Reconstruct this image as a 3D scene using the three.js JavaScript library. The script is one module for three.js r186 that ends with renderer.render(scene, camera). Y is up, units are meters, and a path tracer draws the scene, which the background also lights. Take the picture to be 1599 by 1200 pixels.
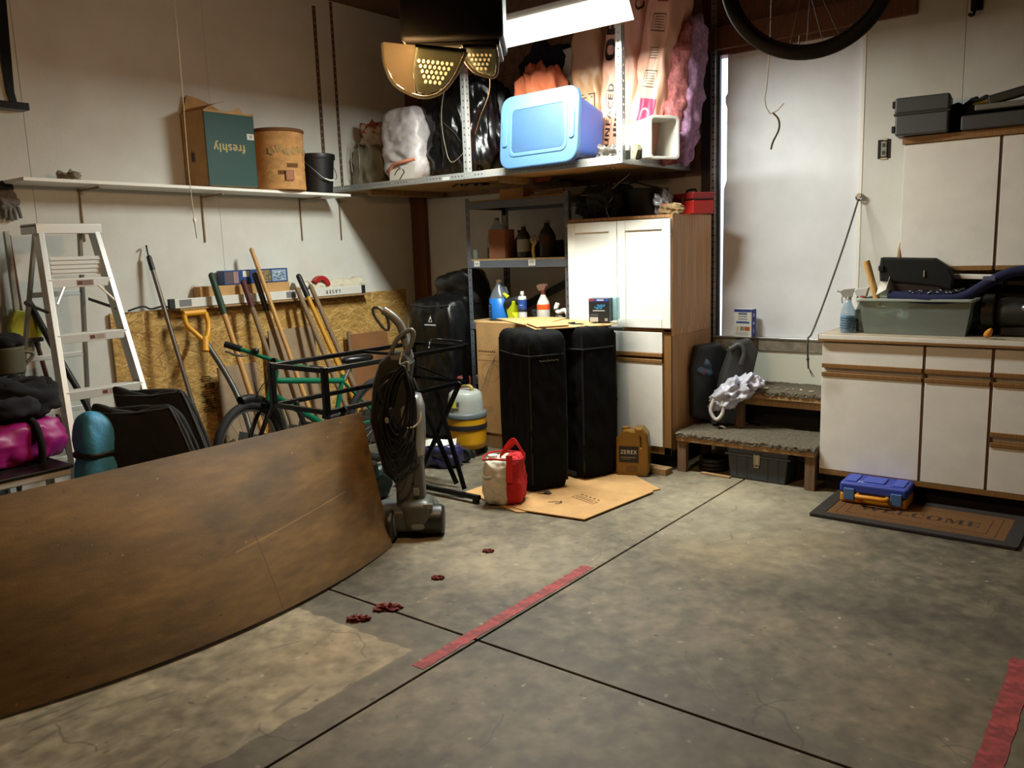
import * as THREE from 'three';
import { RoundedBoxGeometry } from 'three/addons/geometries/RoundedBoxGeometry.js';
import { mergeGeometries } from 'three/addons/utils/BufferGeometryUtils.js';
import { RectAreaLightUniformsLib } from 'three/addons/lights/RectAreaLightUniformsLib.js';
import { createNoise3D } from 'simplex-noise';

// ---------- camera, sky, light, exposure ----------
const scene = new THREE.Scene();
const renderer = new THREE.WebGLRenderer({ antialias: true });
renderer.toneMapping = THREE.LinearToneMapping;
renderer.toneMappingExposure = 1.0;
renderer.shadowMap.enabled = true;
RectAreaLightUniformsLib.init();
scene.background = new THREE.Color().setRGB(1.9, 2.1, 2.6);       // pale daylight, seen only through the gaps at the doorway

const CAM = { eye: new THREE.Vector3(0, 1.46, 0), yaw: 38.2, pitch: -9.36, roll: -1.98 };
const camera = new THREE.PerspectiveCamera(49.88, 1599 / 1200, 0.05, 60);
camera.position.copy(CAM.eye);
camera.rotation.order = 'YXZ';
camera.rotation.set(THREE.MathUtils.degToRad(CAM.pitch), THREE.MathUtils.degToRad(CAM.yaw), THREE.MathUtils.degToRad(CAM.roll));
scene.add(camera);

// the one lamp that is lit: a four foot shop light hung in front of the loft (its fitting is built below)
const BULB = 4.5;                                                  // candela of the warm bulb in the door opener, built below
const LAMP = { x0: -3.55, x1: -2.33, y: 2.645, z: -4.0, width: 0.2 };
const lampLight = new THREE.RectAreaLight(new THREE.Color(0.94, 1.0, 0.92), 160, LAMP.x1 - LAMP.x0 - 0.04, LAMP.width);
lampLight.position.set((LAMP.x0 + LAMP.x1) / 2, LAMP.y - 0.006, LAMP.z);
lampLight.rotation.x = -Math.PI / 2;
scene.add(lampLight);

// ---------- helpers ----------
let seed = 7;
const rnd = () => { seed = (seed * 1664525 + 1013904223) >>> 0; return seed / 4294967296; };
const rr = (a, b) => a + (b - a) * rnd();
const n3 = createNoise3D(rnd);
const V = (x, y, z) => new THREE.Vector3(x, y, z);
const taken = {};
function numbered(n) { const k = taken[n] = (taken[n] ?? -1) + 1; return k ? `${n}_${String(k).padStart(3, '0')}` : n; }
function tag(o, label, category, group) { o.userData.label = label; o.userData.category = category; if (group) o.userData.group = group; return o; }
function thing(name, label, category, [x, y, z] = [0, 0, 0], turn = 0, group) {
  const o = new THREE.Group(); o.name = numbered(name); o.position.set(x, y, z); o.rotation.y = turn; scene.add(o);
  return tag(o, label, category, group);
}
function shell(name) { const o = new THREE.Group(); o.name = name; o.userData.kind = 'structure'; scene.add(o); return o; }

const flat = g => { const q = g.index ? g.toNonIndexed() : g; for (const k of Object.keys(q.attributes)) if (!['position', 'normal', 'uv'].includes(k)) q.deleteAttribute(k); q.userData = g.userData; return q; };
function autoUV(g) {                                         // box mapping in metres
  const q = flat(g), p = q.attributes.position, uv = new Float32Array(p.count * 2), a = V(), b = V(), c = V(), e = V();
  for (let i = 0; i < p.count; i += 3) {
    a.fromBufferAttribute(p, i); b.fromBufferAttribute(p, i + 1); c.fromBufferAttribute(p, i + 2);
    e.copy(b).sub(a).cross(c.clone().sub(a));
    const X = Math.abs(e.x), Y = Math.abs(e.y), Z = Math.abs(e.z);
    [a, b, c].forEach((v, k) => { const [s, t] = X >= Y && X >= Z ? [v.z, v.y] : Y >= Z ? [v.x, v.z] : [v.x, v.y]; uv[(i + k) * 2] = s; uv[(i + k) * 2 + 1] = t; });
  }
  q.setAttribute('uv', new THREE.BufferAttribute(uv, 2));
  return q;
}
const keep = g => { g.userData.uv = 1; return g; };
function mesh(name, g, m, [x, y, z] = [0, 0, 0], [rx, ry, rz] = [0, 0, 0]) {
  if ((m.map || m.bumpMap) && !g.userData.uv) g = autoUV(g);
  const o = new THREE.Mesh(g, m); o.name = name; o.position.set(x, y, z); o.rotation.set(rx, ry, rz); o.castShadow = o.receiveShadow = true; return o;
}
function part(parent, name, g, m, p, r, label) { const o = mesh(name, g, m, p, r); parent.add(o); if (label) o.userData.label = label; return o; }
function single(name, label, category, g, m, p, r, group) { const o = mesh(numbered(name), g, m, p, r); scene.add(o); return tag(o, label, category, group); }

const box = (w, h, d, r = 0.004, s = 2) => r ? new RoundedBoxGeometry(w, h, d, s, Math.min(r, w / 2.01, h / 2.01, d / 2.01)) : new THREE.BoxGeometry(w, h, d);
const bx = (x0, x1, y0, y1, z0, z1, r = 0.003) => box(x1 - x0, y1 - y0, z1 - z0, r).translate((x0 + x1) / 2, (y0 + y1) / 2, (z0 + z1) / 2);
const mv = (g, x = 0, y = 0, z = 0, rx = 0, ry = 0, rz = 0) => { if (rx) g.rotateX(rx); if (ry) g.rotateY(ry); if (rz) g.rotateZ(rz); return g.translate(x, y, z); };
const join = a => { const u = a.some(g => g.userData.uv); const q = mergeGeometries(a.map(g => flat(g)), false); if (u) keep(q); return q; };
function rod(a, b, r0, r1 = r0, seg = 12) {                   // a round bar between two points
  const p = V(...a), q = V(...b), d = q.clone().sub(p), g = new THREE.CylinderGeometry(r1, r0, d.length(), seg);
  g.applyQuaternion(new THREE.Quaternion().setFromUnitVectors(V(0, 1, 0), d.clone().normalize()));
  return g.translate((p.x + q.x) / 2, (p.y + q.y) / 2, (p.z + q.z) / 2);
}
function bar(a, b, w, t, up = [0, 0, 1], r = 0.003) {          // a rectangular bar between two points, t measured along up
  const p = V(...a), q = V(...b), y = q.clone().sub(p), L = y.length(); y.normalize();
  const x = y.clone().cross(V(...up)).normalize(), z = x.clone().cross(y);
  return box(w, L, t, r).applyMatrix4(new THREE.Matrix4().makeBasis(x, y, z)).translate((p.x + q.x) / 2, (p.y + q.y) / 2, (p.z + q.z) / 2);
}
const tube = (pts, r, seg = 40, rs = 8, closed = false) => new THREE.TubeGeometry(new THREE.CatmullRomCurve3(pts.map(p => V(...p)), closed, 'catmullrom', 0.5), seg, r, rs, closed);
const lathe = (pts, seg = 28) => new THREE.LatheGeometry(pts.map(p => new THREE.Vector2(p[0], p[1])), seg);
const shp = pts => new THREE.Shape(pts.map(p => new THREE.Vector2(p[0], p[1])));
const ext = (s, d, bv = 0.002, curve = 10) => new THREE.ExtrudeGeometry(s, { depth: d, bevelEnabled: bv > 0, bevelSize: bv, bevelThickness: bv, bevelSegments: 2, curveSegments: curve });
function blob(w, h, d, { n = 4, amp = 0.02, f = 6, seg = 44, s = 0, ridge = 0, uv = 0, fn } = {}) {   // soft squarish body with folds, standing on y = 0
  const g = new THREE.SphereGeometry(1, seg, Math.round(seg * 0.7)), p = g.attributes.position, q = V(), t = g.attributes.uv;
  for (let i = 0; i < p.count; i++) {
    q.fromBufferAttribute(p, i);
    const k = Math.pow(Math.abs(q.x) ** n + Math.abs(q.y) ** n + Math.abs(q.z) ** n, -1 / n);
    const u = q.clone().multiplyScalar(k);
    let x = u.x * w / 2, y = u.y * h / 2, z = u.z * d / 2;
    let a = n3(x * f + s, y * f, z * f + s) + 0.5 * n3(x * f * 2.3, y * f * 2.3 + s, z * f * 2.3);
    if (ridge) a = 1.2 - 2.4 * Math.abs(n3(x * f + s, y * f * ridge, z * f)) - 0.8 * Math.abs(n3(x * f * 2, y * f * 2 * ridge + s, z * f * 2));
    x += q.x * a * amp; y += q.y * a * amp; z += q.z * a * amp;
    y += h / 2;
    if (fn) [x, y, z] = fn(x, y, z, u);
    p.setXYZ(i, x, y, z);
    if (uv) t.setXY(i, x / w + 0.5, y / h);
  }
  g.computeVertexNormals();
  return uv ? keep(g) : g;
}
function slab(w, h, t, nx, ny, fn) {                           // a sheet w by h by t, bent by fn(x, y, z), its corner at the origin
  const g = new THREE.BoxGeometry(w, h, t, nx, ny, 1).translate(w / 2, h / 2, 0), p = g.attributes.position;
  for (let i = 0; i < p.count; i++) p.setXYZ(i, ...fn(p.getX(i), p.getY(i), p.getZ(i)));
  g.computeVertexNormals(); return g;
}

// ---------- textures ----------
function canvas(w, h, draw) { const c = document.createElement('canvas'); c.width = w; c.height = h; draw(c.getContext('2d'), w, h); return c; }
function asTex(c, { sx = 1, sy = 1, srgb = true, wrap = true } = {}) {
  const t = new THREE.CanvasTexture(c); if (srgb) t.colorSpace = THREE.SRGBColorSpace;
  t.magFilter = THREE.LinearFilter;
  if (wrap) { t.wrapS = t.wrapT = THREE.RepeatWrapping; t.repeat.set(1 / sx, 1 / sy); }
  t.anisotropy = 8; return t;
}
const hash = (x, y, s) => { let h = (x * 374761393 + y * 668265263 + s * 2147483647) | 0; h = Math.imul(h ^ (h >>> 13), 1274126177); return ((h ^ (h >>> 16)) >>> 0) / 4294967296; };
function vn(x, y, P, s) { const i = Math.floor(x), j = Math.floor(y), f = x - i, g = y - j, u = f * f * (3 - 2 * f), v = g * g * (3 - 2 * g), m = (a, b) => hash(((a % P) + P) % P, ((b % P) + P) % P, s); return (m(i, j) * (1 - u) + m(i + 1, j) * u) * (1 - v) + (m(i, j + 1) * (1 - u) + m(i + 1, j + 1) * u) * v; }
function fbm(u, v, P, o, s) { let a = 0, k = 0.5, t = 0; for (let i = 0; i < o; i++) { a += k * vn(u * P, v * P, P, s + i); t += k; P *= 2; k *= 0.55; } return a / t; }
function pixels(w, h, fn) { return canvas(w, h, (c) => { const d = c.createImageData(w, h); for (let y = 0; y < h; y++) for (let x = 0; x < w; x++) { const [r, g, b] = fn(x / w, y / h), i = (y * w + x) * 4; d.data[i] = r; d.data[i + 1] = g; d.data[i + 2] = b; d.data[i + 3] = 255; } c.putImageData(d, 0, 0); }); }
const grey = (w, h, fn) => pixels(w, h, (u, v) => { const a = 255 * fn(u, v); return [a, a, a]; });
const fine = grey(256, 256, (u, v) => 0.55 * fbm(u, v, 32, 3, 3) + 0.45 * fbm(u, v, 6, 3, 9));
const weave = grey(128, 128, (u, v) => 0.5 + 0.25 * Math.sin(u * 6.2832 * 16) * Math.sin(v * 6.2832 * 16) + 0.25 * (fbm(u, v, 32, 2, 5) - 0.5));
const bFine = (s = 0.3) => asTex(fine, { sx: s, sy: s, srgb: false });
const bWeave = asTex(weave, { sx: 0.05, sy: 0.05, srgb: false });
const M = (color, roughness = 0.6, o = {}) => o.transmission || o.specularIntensity !== undefined ? new THREE.MeshPhysicalMaterial({ color, roughness, ...o }) : new THREE.MeshStandardMaterial({ color, roughness, ...o });
const bf = bFine(0.25), bc = bFine(0.12);
const plastic = (c, r = 0.4) => M(c, r, { bumpMap: bf, bumpScale: 0.0006 });
const cloth = (c, r = 0.95) => M(c, r, { bumpMap: bWeave, bumpScale: 0.0012 });
const painted = (c, r = 0.5) => M(c, r, { bumpMap: bf, bumpScale: 0.0004 });
function mottle(base, amp, sx, P = 6, s = 1, tint = [1, 1, 1]) { return asTex(pixels(256, 256, (u, v) => { const a = 1 + amp * (fbm(u, v, P, 4, s) - 0.5) * 2; return base.map((k, i) => Math.max(0, Math.min(255, k * (1 + (a - 1) * tint[i])))); }), { sx, sy: sx }); }
function grain(base, amp, sx, sy, s) { return asTex(pixels(256, 512, (u, v) => { const w = fbm(u, v, 4, 2, s + 7) * 0.3, a = 1 + amp * (fbm((u * 3 + w) % 1, v * 0.25, 16, 4, s) - 0.5) * 2 + amp * 0.6 * (vn(u * 96, v * 6, 96, s) - 0.5); return base.map(k => Math.max(0, Math.min(255, k * a))); }), { sx, sy }); }
const print = (parent, name, w, h, draw, p, r, px = 512, rough = 0.6, label) => {      // flat print: a thin sheet with its own picture
  const c = canvas(px, Math.max(8, Math.round(px * h / w)), draw);
  return part(parent, name, keep(new THREE.PlaneGeometry(w, h)), new THREE.MeshStandardMaterial({ map: asTex(c, { wrap: false }), roughness: rough }), p, r, label);
};
const decal = (parent, name, w, h, draw, p, r, px = 512) => {                           // lettering alone, the ground left clear
  const c = canvas(px, Math.max(8, Math.round(px * h / w)), draw);
  return part(parent, name, keep(new THREE.PlaneGeometry(w, h)), new THREE.MeshStandardMaterial({ map: asTex(c, { wrap: false }), roughness: 0.7, transparent: true }), p, r);
};
const fill = (c, col, x, y, w, h) => { c.fillStyle = col; c.fillRect(x, y, w, h); };
const word = (c, s, x, y, size, col, font = 'bold', fam = 'sans-serif') => { c.fillStyle = col; c.font = `${font} ${size}px ${fam}`; c.textAlign = 'center'; c.textBaseline = 'middle'; c.fillText(s, x, y); };

// shared materials
const mBlack = plastic(0x141414, 0.45), mDark = plastic(0x1d1e20, 0.55), mSteel = M(0x8d8f90, 0.35, { metalness: 0.85 }), mBlackSteel = M(0x111112, 0.3, { metalness: 0.4 });
const mAlu = M(0xc9cbca, 0.3, { metalness: 0.9, bumpMap: bf, bumpScale: 0.0003 });
const mZinc = M(0xb4b6b4, 0.42, { metalness: 0.55, bumpMap: bf, bumpScale: 0.0003 });
const mGreySteel = painted(0x5a5e66, 0.5), mWhite = plastic(0xe6e4dc, 0.4), mRubber = M(0x0d0d0d, 0.8, { bumpMap: bc, bumpScale: 0.001 });
const mCard = M(0xffffff, 0.85, { map: mottle([184, 143, 92], 0.08, 0.5, 8, 21), bumpMap: bf, bumpScale: 0.0006 });
const mCardEdge = M(0x8a663c, 0.9);
const mOak = M(0xffffff, 0.5, { map: grain([196, 146, 100], 0.18, 0.35, 1.4, 31) });
const mOakTrim = M(0xffffff, 0.45, { map: grain([132, 94, 52], 0.2, 0.12, 0.8, 37) });
const mHandle = M(0xffffff, 0.5, { map: grain([186, 140, 80], 0.18, 0.06, 0.9, 41) });
const mOldWood = M(0xffffff, 0.75, { map: grain([128, 104, 78], 0.25, 0.08, 0.7, 43) });
const mLumber = M(0xffffff, 0.8, { map: grain([150, 118, 78], 0.2, 0.2, 1.2, 47) });
const mMelamine = M(0xffffff, 0.45, { map: mottle([226, 223, 216], 0.035, 0.7, 8, 51), bumpMap: bf, bumpScale: 0.0003 });
const mBrightWhite = painted(0xeeebe2, 0.35);
const mBlackCloth = cloth(0x0f0f10), mCarpet = M(0xffffff, 1, { map: mottle([96, 86, 70], 0.3, 0.25, 24, 61), bumpMap: bFine(0.06), bumpScale: 0.006 });

// ---------- the room ----------
const XL = -5.246, ZB = -5.36, CE = 3.4, XR = 2.2, ZF = 2.0, J1 = -1.94, J2 = -2.2;
const fx = (c, x, z, S) => [(x + 5.5) / 8 * S, (z + 5.5) / 8 * S];
const floorCanvas = (() => {
  const S = 2048, c = pixels(S, S, (u, v) => {
    const a = fbm(u, v, 5, 6, 101), b = fbm(u, v, 18, 5, 131), d = fbm(u, v, 160, 3, 151), e = fbm(u, v, 9, 4, 171);
    let k = 0.66 + 0.5 * (a - 0.5) + 0.3 * (b - 0.5) + 0.36 * (d - 0.5), warm = 1 + 0.16 * (e - 0.45);
    const px = u * 8 - 5.5, pz = v * 8 - 5.5, pale = px < J1 - .15 + .012 * n3(pz * 9, 3, 1) && pz > J2 + .2 + .012 * n3(px * 9, 5, 1) ? 1.42 : 1.06;
    k *= pale;
    return [150 * k * (0.5 + 0.5 * warm), 139 * k, 116 * k * (1.5 - 0.5 * warm)].map(q => Math.max(20, Math.min(235, q)));
  });
  const x = c.getContext('2d'), P = (a, b) => fx(0, a, b, S), soft = (a, b, r, col, sx = 1) => { const [u, v] = P(a, b); x.save(); x.translate(u, v); x.scale(sx, 1); const g = x.createRadialGradient(0, 0, 0, 0, 0, r * 256); g.addColorStop(0, col); g.addColorStop(1, col.replace(/[\d.]+\)$/, '0)')); x.fillStyle = g; x.beginPath(); x.arc(0, 0, r * 256, 0, 7); x.fill(); x.restore(); };
  // oil and tyre stains, worn pale patches, the cleaner border along the joints
  for (const [a, b, r, k] of [[-1.1, -3.3, .35, .3], [-.75, -3.4, .3, .28], [-.85, -2.7, .4, .22], [-1.3, -2.6, .35, .16], [-.3, -3.2, .4, .2], [-1.8, -4.05, .16, .3], [-1.2, -1.5, .5, .2], [-1.75, -1.3, .3, .2], [-.9, -2.1, .4, .18], [-2.5, -1.1, .4, .1]]) soft(a, b, r, `rgba(58,56,50,${k * .75})`);
  for (const [a, b, r, k] of [[-1.55, -3.6, .5, .2], [-2.4, -2.8, .4, .2], [-2.15, -3.1, .3, .2], [-1.5, -2.9, .4, .16], [-1.75, -4.3, .4, .16], [-1.3, -4.1, .3, .16], [-1.7, -4.3, .6, .3], [-2.1, -4.0, .5, .2], [-1.2, -3.7, .5, .2]]) soft(a, b, r, `rgba(216,204,176,${k})`, 1.3);
  for (const [a, b, r, k] of [[-1.5, -3.5, .4, .25], [-2.3, -1.8, .5, .2], [-1.2, -3.9, .35, .2], [-.8, -1.9, .5, .14], [-.5, -2.6, .4, .14]]) soft(a, b, r, `rgba(150,118,70,${k})`);
  x.globalAlpha = 0.3; x.fillStyle = '#4c4a44';
  const strip = (x0, x1, z0, z1) => { const [u, v] = P(x0, z0), [s, t] = P(x1, z1); x.fillRect(u, v, s - u, t - v); };
  strip(-3.4, J1, J2, J2 + .2); strip(J1 - .14, J1, -2, 2); strip(J1, 1.5, J2 - .13, J2); x.globalAlpha = 1;
  x.lineCap = 'round';
  for (let i = 0; i < 60; i++) {                                       // hairline cracks
    let [u, v] = P(rr(-2.6, .2), rr(-4.2, -.9)), an = rr(0, 6.3); x.strokeStyle = `rgba(48,44,38,${rr(.1, .38)})`; x.lineWidth = rr(.8, 2); x.beginPath(); x.moveTo(u, v);
    for (let k = 0; k < rr(4, 18); k++) { an += rr(-.7, .7); u += Math.cos(an) * 8; v += Math.sin(an) * 8; x.lineTo(u, v); } x.stroke();
  }
  for (let i = 0; i < 900; i++) { const [u, v] = P(rr(-4, .6), rr(-4.6, -.4)); x.fillStyle = rnd() < .6 ? `rgba(45,42,36,${rr(.15, .5)})` : `rgba(225,215,190,${rr(.15, .45)})`; x.beginPath(); x.ellipse(u, v, rr(.7, 3.4), rr(.6, 2), rr(0, 3), 0, 7); x.fill(); }
  for (let i = 0; i < 40; i++) { const [u, v] = P(rr(-2.9, -2.1), rr(-1.9, -.7)); x.fillStyle = `rgba(66,64,56,${rr(.1, .35)})`; x.beginPath(); x.ellipse(u, v, rr(6, 30), rr(1.5, 4), rr(1.2, 2), 0, 7); x.fill(); }
  return c;
})();
const mFloor = M(0xffffff, 0.62, { map: asTex(floorCanvas, { wrap: false }), bumpMap: bFine(0.5), bumpScale: 0.0012 });
const floor = shell('floor');
function slabOf(x0, x1, z0, z1) {
  const g = flat(bx(x0, x1, -0.1, 0, z0, z1, 0.004)), p = g.attributes.position, uv = g.attributes.uv;
  for (let i = 0; i < p.count; i++) uv.setXY(i, (p.getX(i) + 5.5) / 8, 1 - (p.getZ(i) + 5.5) / 8);
  part(floor, 'slab', keep(g), mFloor);
}
for (const [x0, x1] of [[-5.4, J1 - .005], [J1 + .005, XR + .2]]) for (const [z0, z1] of [[-5.5, J2 - .005], [J2 + .005, ZF + .2]]) slabOf(x0, x1, z0, z1);
part(floor, 'subfloor', bx(-5.4, XR + .2, -.2, -.06, -5.5, ZF + .2, 0), M(0x2a2723, 1));

const mWall = M(0xffffff, 0.8, { map: mottle([208, 206, 198], 0.05, 1.3, 6, 71, [.8, 1, 1.3]), bumpMap: bFine(0.4), bumpScale: 0.001 });
const mWallBrown = M(0xffffff, 0.8, { map: mottle([150, 128, 104], 0.1, 1.3, 6, 73), bumpMap: bFine(0.4), bumpScale: 0.001 });
const mCeil = M(0xffffff, 0.9, { map: mottle([112, 84, 58], 0.12, 1.1, 6, 75) });
const mFrameWood = M(0xffffff, 0.8, { map: grain([108, 66, 40], 0.25, 0.2, 1.2, 77) });
const mPlank = M(0xffffff, .8, { map: grain([142, 108, 88], 0.2, 1.2, 0.3, 79) });
const wl = shell('wall_left');
// painted drywall sheets with open joints between them
for (const [y0, y1] of [[0, CE]]) for (const [z0, z1] of [[-5.5, -3.42], [-3.418, -2.2], [-2.198, ZF + .15]]) part(wl, 'drywall_sheet', bx(XL - .06, XL, y0, y1, z0, z1, .001), mWall);
part(wl, 'backing', bx(XL - .15, XL - .06, 0, CE, -5.5, ZF + .15, 0), mFrameWood);
const wb = shell('wall_back');
part(wb, 'drywall_sheet', bx(XL, -2.52, 0, 1.9, ZB - .12, ZB, 0), mWall);
for (let y = 1.9; y < CE; y += .3) part(wb, 'plank', bx(XL, -2.52, y + .002, y + .298, ZB - .12, ZB - .004 * (y % .6 > .3 ? 1 : 0), .002), mPlank);
part(wb, 'drywall_sheet', bx(-1.47, -.95, 0, CE, ZB - .12, ZB, 0.001), mWall);
part(wb, 'drywall_sheet', bx(-.948, XR, 0, CE, ZB - .12, ZB, 0.001), mWall);
part(wb, 'header', bx(-2.52, -1.47, 2.66, CE, ZB - .12, ZB - .01, 0), mFrameWood);
part(wb, 'header_beam', bx(-2.52, -1.2, 2.69, 2.83, ZB - .01, ZB + .03, .003), mFrameWood);
part(wb, 'lower_panel', bx(-2.52, -1.44, 0, .724, ZB - .12, ZB, 0), painted(0xd9dacb, 0.6));
part(wb, 'stem_wall', bx(-2.1, -1.44, .724, .80, ZB - .12, ZB + .012, .004), M(0xffffff, .95, { map: mottle([136, 128, 112], .25, .4, 12, 81), bumpMap: bc, bumpScale: .004 }));
part(wb, 'stem_wall', bx(-2.52, -2.104, .724, .80, ZB - .12, ZB + .012, .004), M(0xffffff, .95, { map: mottle([128, 122, 104], .25, .4, 12, 83), bumpMap: bc, bumpScale: .004 }));
part(wb, 'corner_post', bx(XL, XL + .16, 0, CE, ZB, ZB + .05, .003), mFrameWood);
const wr = shell('wall_right'); part(wr, 'drywall_sheet', bx(XR, XR + .15, 0, CE, -5.5, ZF + .15, 0), mWallBrown);
const wf = shell('wall_front'); part(wf, 'drywall_sheet', bx(XL - .15, XR + .15, 0, CE, ZF, ZF + .15, 0), mWallBrown);
const ceil = shell('ceiling'); part(ceil, 'ceiling_sheet', bx(XL - .15, XR + .15, CE, CE + .12, -5.5, ZF + .15, 0), mCeil);

// the blocked doorway above the steps: white panel hung a little askew in its opening, daylight round its edges
const door = shell('door_1');
part(door, 'door_panel', ext(shp([[-2.383, .815], [-1.484, .815], [-1.488, 1.745], [-1.503, 1.77], [-1.503, 1.80], [-1.486, 1.83], [-1.488, 2.66], [-2.352, 2.66], [-2.352, 2.42], [-2.366, 2.40], [-2.366, 2.36], [-2.355, 2.33], [-2.355, 1.86], [-2.374, 1.80]]), .012, 0), M(0xffffff, .55, { map: mottle([228, 228, 232], .04, .9, 5, 85), bumpMap: bf, bumpScale: .0004 }), [0, 0, ZB - .055]);
part(door, 'threshold', bx(-2.5, -1.47, .80, .815, ZB - .12, ZB + .02, .003), mAlu);
part(door, 'casing', bx(-2.52, -2.388, .815, 2.72, ZB - .03, ZB, .002), painted(0x45424a, .5), [0, 0, 0], [0, 0, 0], 'dark casing');
part(door, 'door_stop', bx(-1.492, -1.47, .815, 2.66, ZB - .02, ZB + .004, .002), mBrightWhite);
const post = thing('slotted_post', 'pale slotted steel post at the left edge of the white doorway panel', 'post', [-2.425, .8, ZB + .02]);
function slotted(L, w = .035, t = .002, step = .045, hole = [.006, .012]) {          // strip of perforated steel along +y, face +z
  const s = shp([[-w / 2, 0], [w / 2, 0], [w / 2, L], [-w / 2, L]]);
  for (let y = step / 2; y < L - hole[1]; y += step) { const h = new THREE.Path(); h.moveTo(-hole[0], y - hole[1] / 2); h.lineTo(-hole[0], y + hole[1] / 2); h.lineTo(hole[0], y + hole[1] / 2); h.lineTo(hole[0], y - hole[1] / 2); s.holes.push(h); }
  return ext(s, t, 0);
}
part(post, 'post_face', slotted(2.6), mZinc, [.0, 0, 0]); part(post, 'post_side', slotted(2.6), mZinc, [.0175, 0, 0], [0, Math.PI / 2, 0]);

// shop light
const LL = LAMP.x1 - LAMP.x0, mReflect = M(0xfffaf0, .5, { emissive: 0xfff6e6, emissiveIntensity: 1.5 }), mTubeGlow = M(0xffffff, .4, { emissive: 0xfff8ec, emissiveIntensity: 3 });
for (const [L, label] of [[LAMP, 'lit white fluorescent shop light hung before the loft']]) {
  const lamp = thing('shop_light', label, 'light', [(L.x0 + L.x1) / 2, L.y, L.z]);
  part(lamp, 'reflector', ext(shp([[-.099, .046], [-.102, .046], [-.075, .088], [.075, .088], [.128, 0], [.125, 0], [.072, .084], [-.072, .084]]), LL, 0), mReflect, [-LL / 2, 0, 0], [0, Math.PI / 2, 0], 'glowing white reflector');
  for (const z of [-.045, .045]) part(lamp, 'fluorescent_tube', rod([-LL / 2 + .03, .045, z], [LL / 2 - .03, .045, z], .019), mTubeGlow);
  for (const s of [-1, 1]) part(lamp, 'end_plate', ext(shp([[-.1, .046], [-.075, .086], [.075, .086], [.126, 0]]), .003, 0), mReflect, [s * LL / 2 - .0015, 0, 0], [0, Math.PI / 2, 0]);
  part(lamp, 'housing', bx(-LL / 2, LL / 2, .088, .13, -.06, .06, .004), mWhite);
  for (const s of [-.5, .5]) part(lamp, 'hanging_wire', tube([[s, .13, 0], [s + .003, .14 + (CE - L.y - .13) * .4, .003], [s, CE - L.y, 0]], .002, 12, 5), mSteel);
}

// ---------- left wall: shelf and what stands on it ----------
const shelf = thing('wall_shelf', 'long white shelf on thin brackets along the left wall', 'shelf', [XL, 1.935, -2.03]);
part(shelf, 'shelf_board', bx(.002, .30, -.02, 0, -2.34, 0, .003), painted(0xefece4, .5), [0, 0, 0], [.0115, 0, 0].map((q, i) => i ? q : -.0115));
for (const z of [-.43, -1.25, -2.08, -2.47]) part(shelf, 'bracket', join([bx(.002, .012, -.34, -.022, z - .0045, z + .0045, .001), ...(z > -2.4 ? [bar([.014, -.035, z], [.27, -.03, z], .012, .016, [0, 0, 1])] : [])]), mOldWood, [0, z < -1 ? -.025 : -.008, 0]);
for (const [z, w] of [[-4.38, .03], [-4.55, .024]]) {
  const t = thing('shelf_upright', w > .025 ? 'rusty slotted strip on the left wall, nearer the shelf' : 'rusty slotted strip on the left wall, nearer the corner', 'wall strip', [XL + .001, 1.93 + (z < -4.5 ? .06 : 0), z], Math.PI / 2);
  part(t, 'strip', slotted(CE - 2.0, w, .004, .05, [.004, .016]), M(0x59402c, .8));
}
const sb = thing('cardboard_box', 'brown cardboard box with a dark green printed front on the wall shelf', 'box', [-5.105, 1.926, -3.37], 0);
const boxWall = (w, h, d) => join([bx(-w / 2, w / 2, 0, .006, -d / 2, d / 2, .001), bx(-w / 2, -w / 2 + .006, 0, h, -d / 2, d / 2, .001), bx(w / 2 - .006, w / 2, 0, h, -d / 2, d / 2, .001), bx(-w / 2, w / 2, 0, h, -d / 2, -d / 2 + .006, .001), bx(-w / 2, w / 2, 0, h, d / 2 - .006, d / 2, .001)]);
part(sb, 'carton', boxWall(.27, .49, .38), mCard);
part(sb, 'flap', slab(.2, .13, .004, 6, 4, (x, y, z) => [x, y * (1 - .3 * Math.abs(x - .1) / .1), z]), mCard, [.13, .487, -.0], [-1.15, Math.PI / 2, 0]);
part(sb, 'flap', slab(.27, .17, .004, 4, 4, (x, y, z) => [x, y, z - y * y]), mCard, [-.135, .485, .185], [-1.0, 0, 0]);
part(sb, 'flap', slab(.38, .13, .004, 5, 4, (x, y, z) => [x, y + .015 * Math.sin(x * 12), z]), mCard, [-.1, .485, .19], [-.3, Math.PI / 2, 0]);
print(sb, 'printed_front', .372, .47, (c, w, h) => {
  fill(c, '#123f38', 0, 0, w, h); fill(c, '#0e3a33', 0, h * .26, w, 2);
  c.save(); c.translate(w * .47, h * .47); c.rotate(Math.PI); word(c, 'freshly', 0, 0, h * .155, '#b39a55', '600'); c.restore();
  fill(c, '#c9c6b8', w * .845, h * .25, w * .15, h * .085); fill(c, '#8a8a84', w * .9, h * .27, w * .05, h * .04);
}, [.1356, .242, 0], [0, Math.PI / 2, 0]);
print(sb, 'printed_mark', .05, .07, (c, w, h) => { fill(c, '#8a5f38', 0, 0, w, h); fill(c, '#3a2515', w * .1, h * .1, w * .6, h * .8); }, [-.02, .2, .1906], [0, 0, 0], 64);
const dr = thing('fibre_drum', 'round tan fibre drum with frayed rim between the green box and black pail', 'drum', [-5.07, 1.918, -3.82]);
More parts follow.
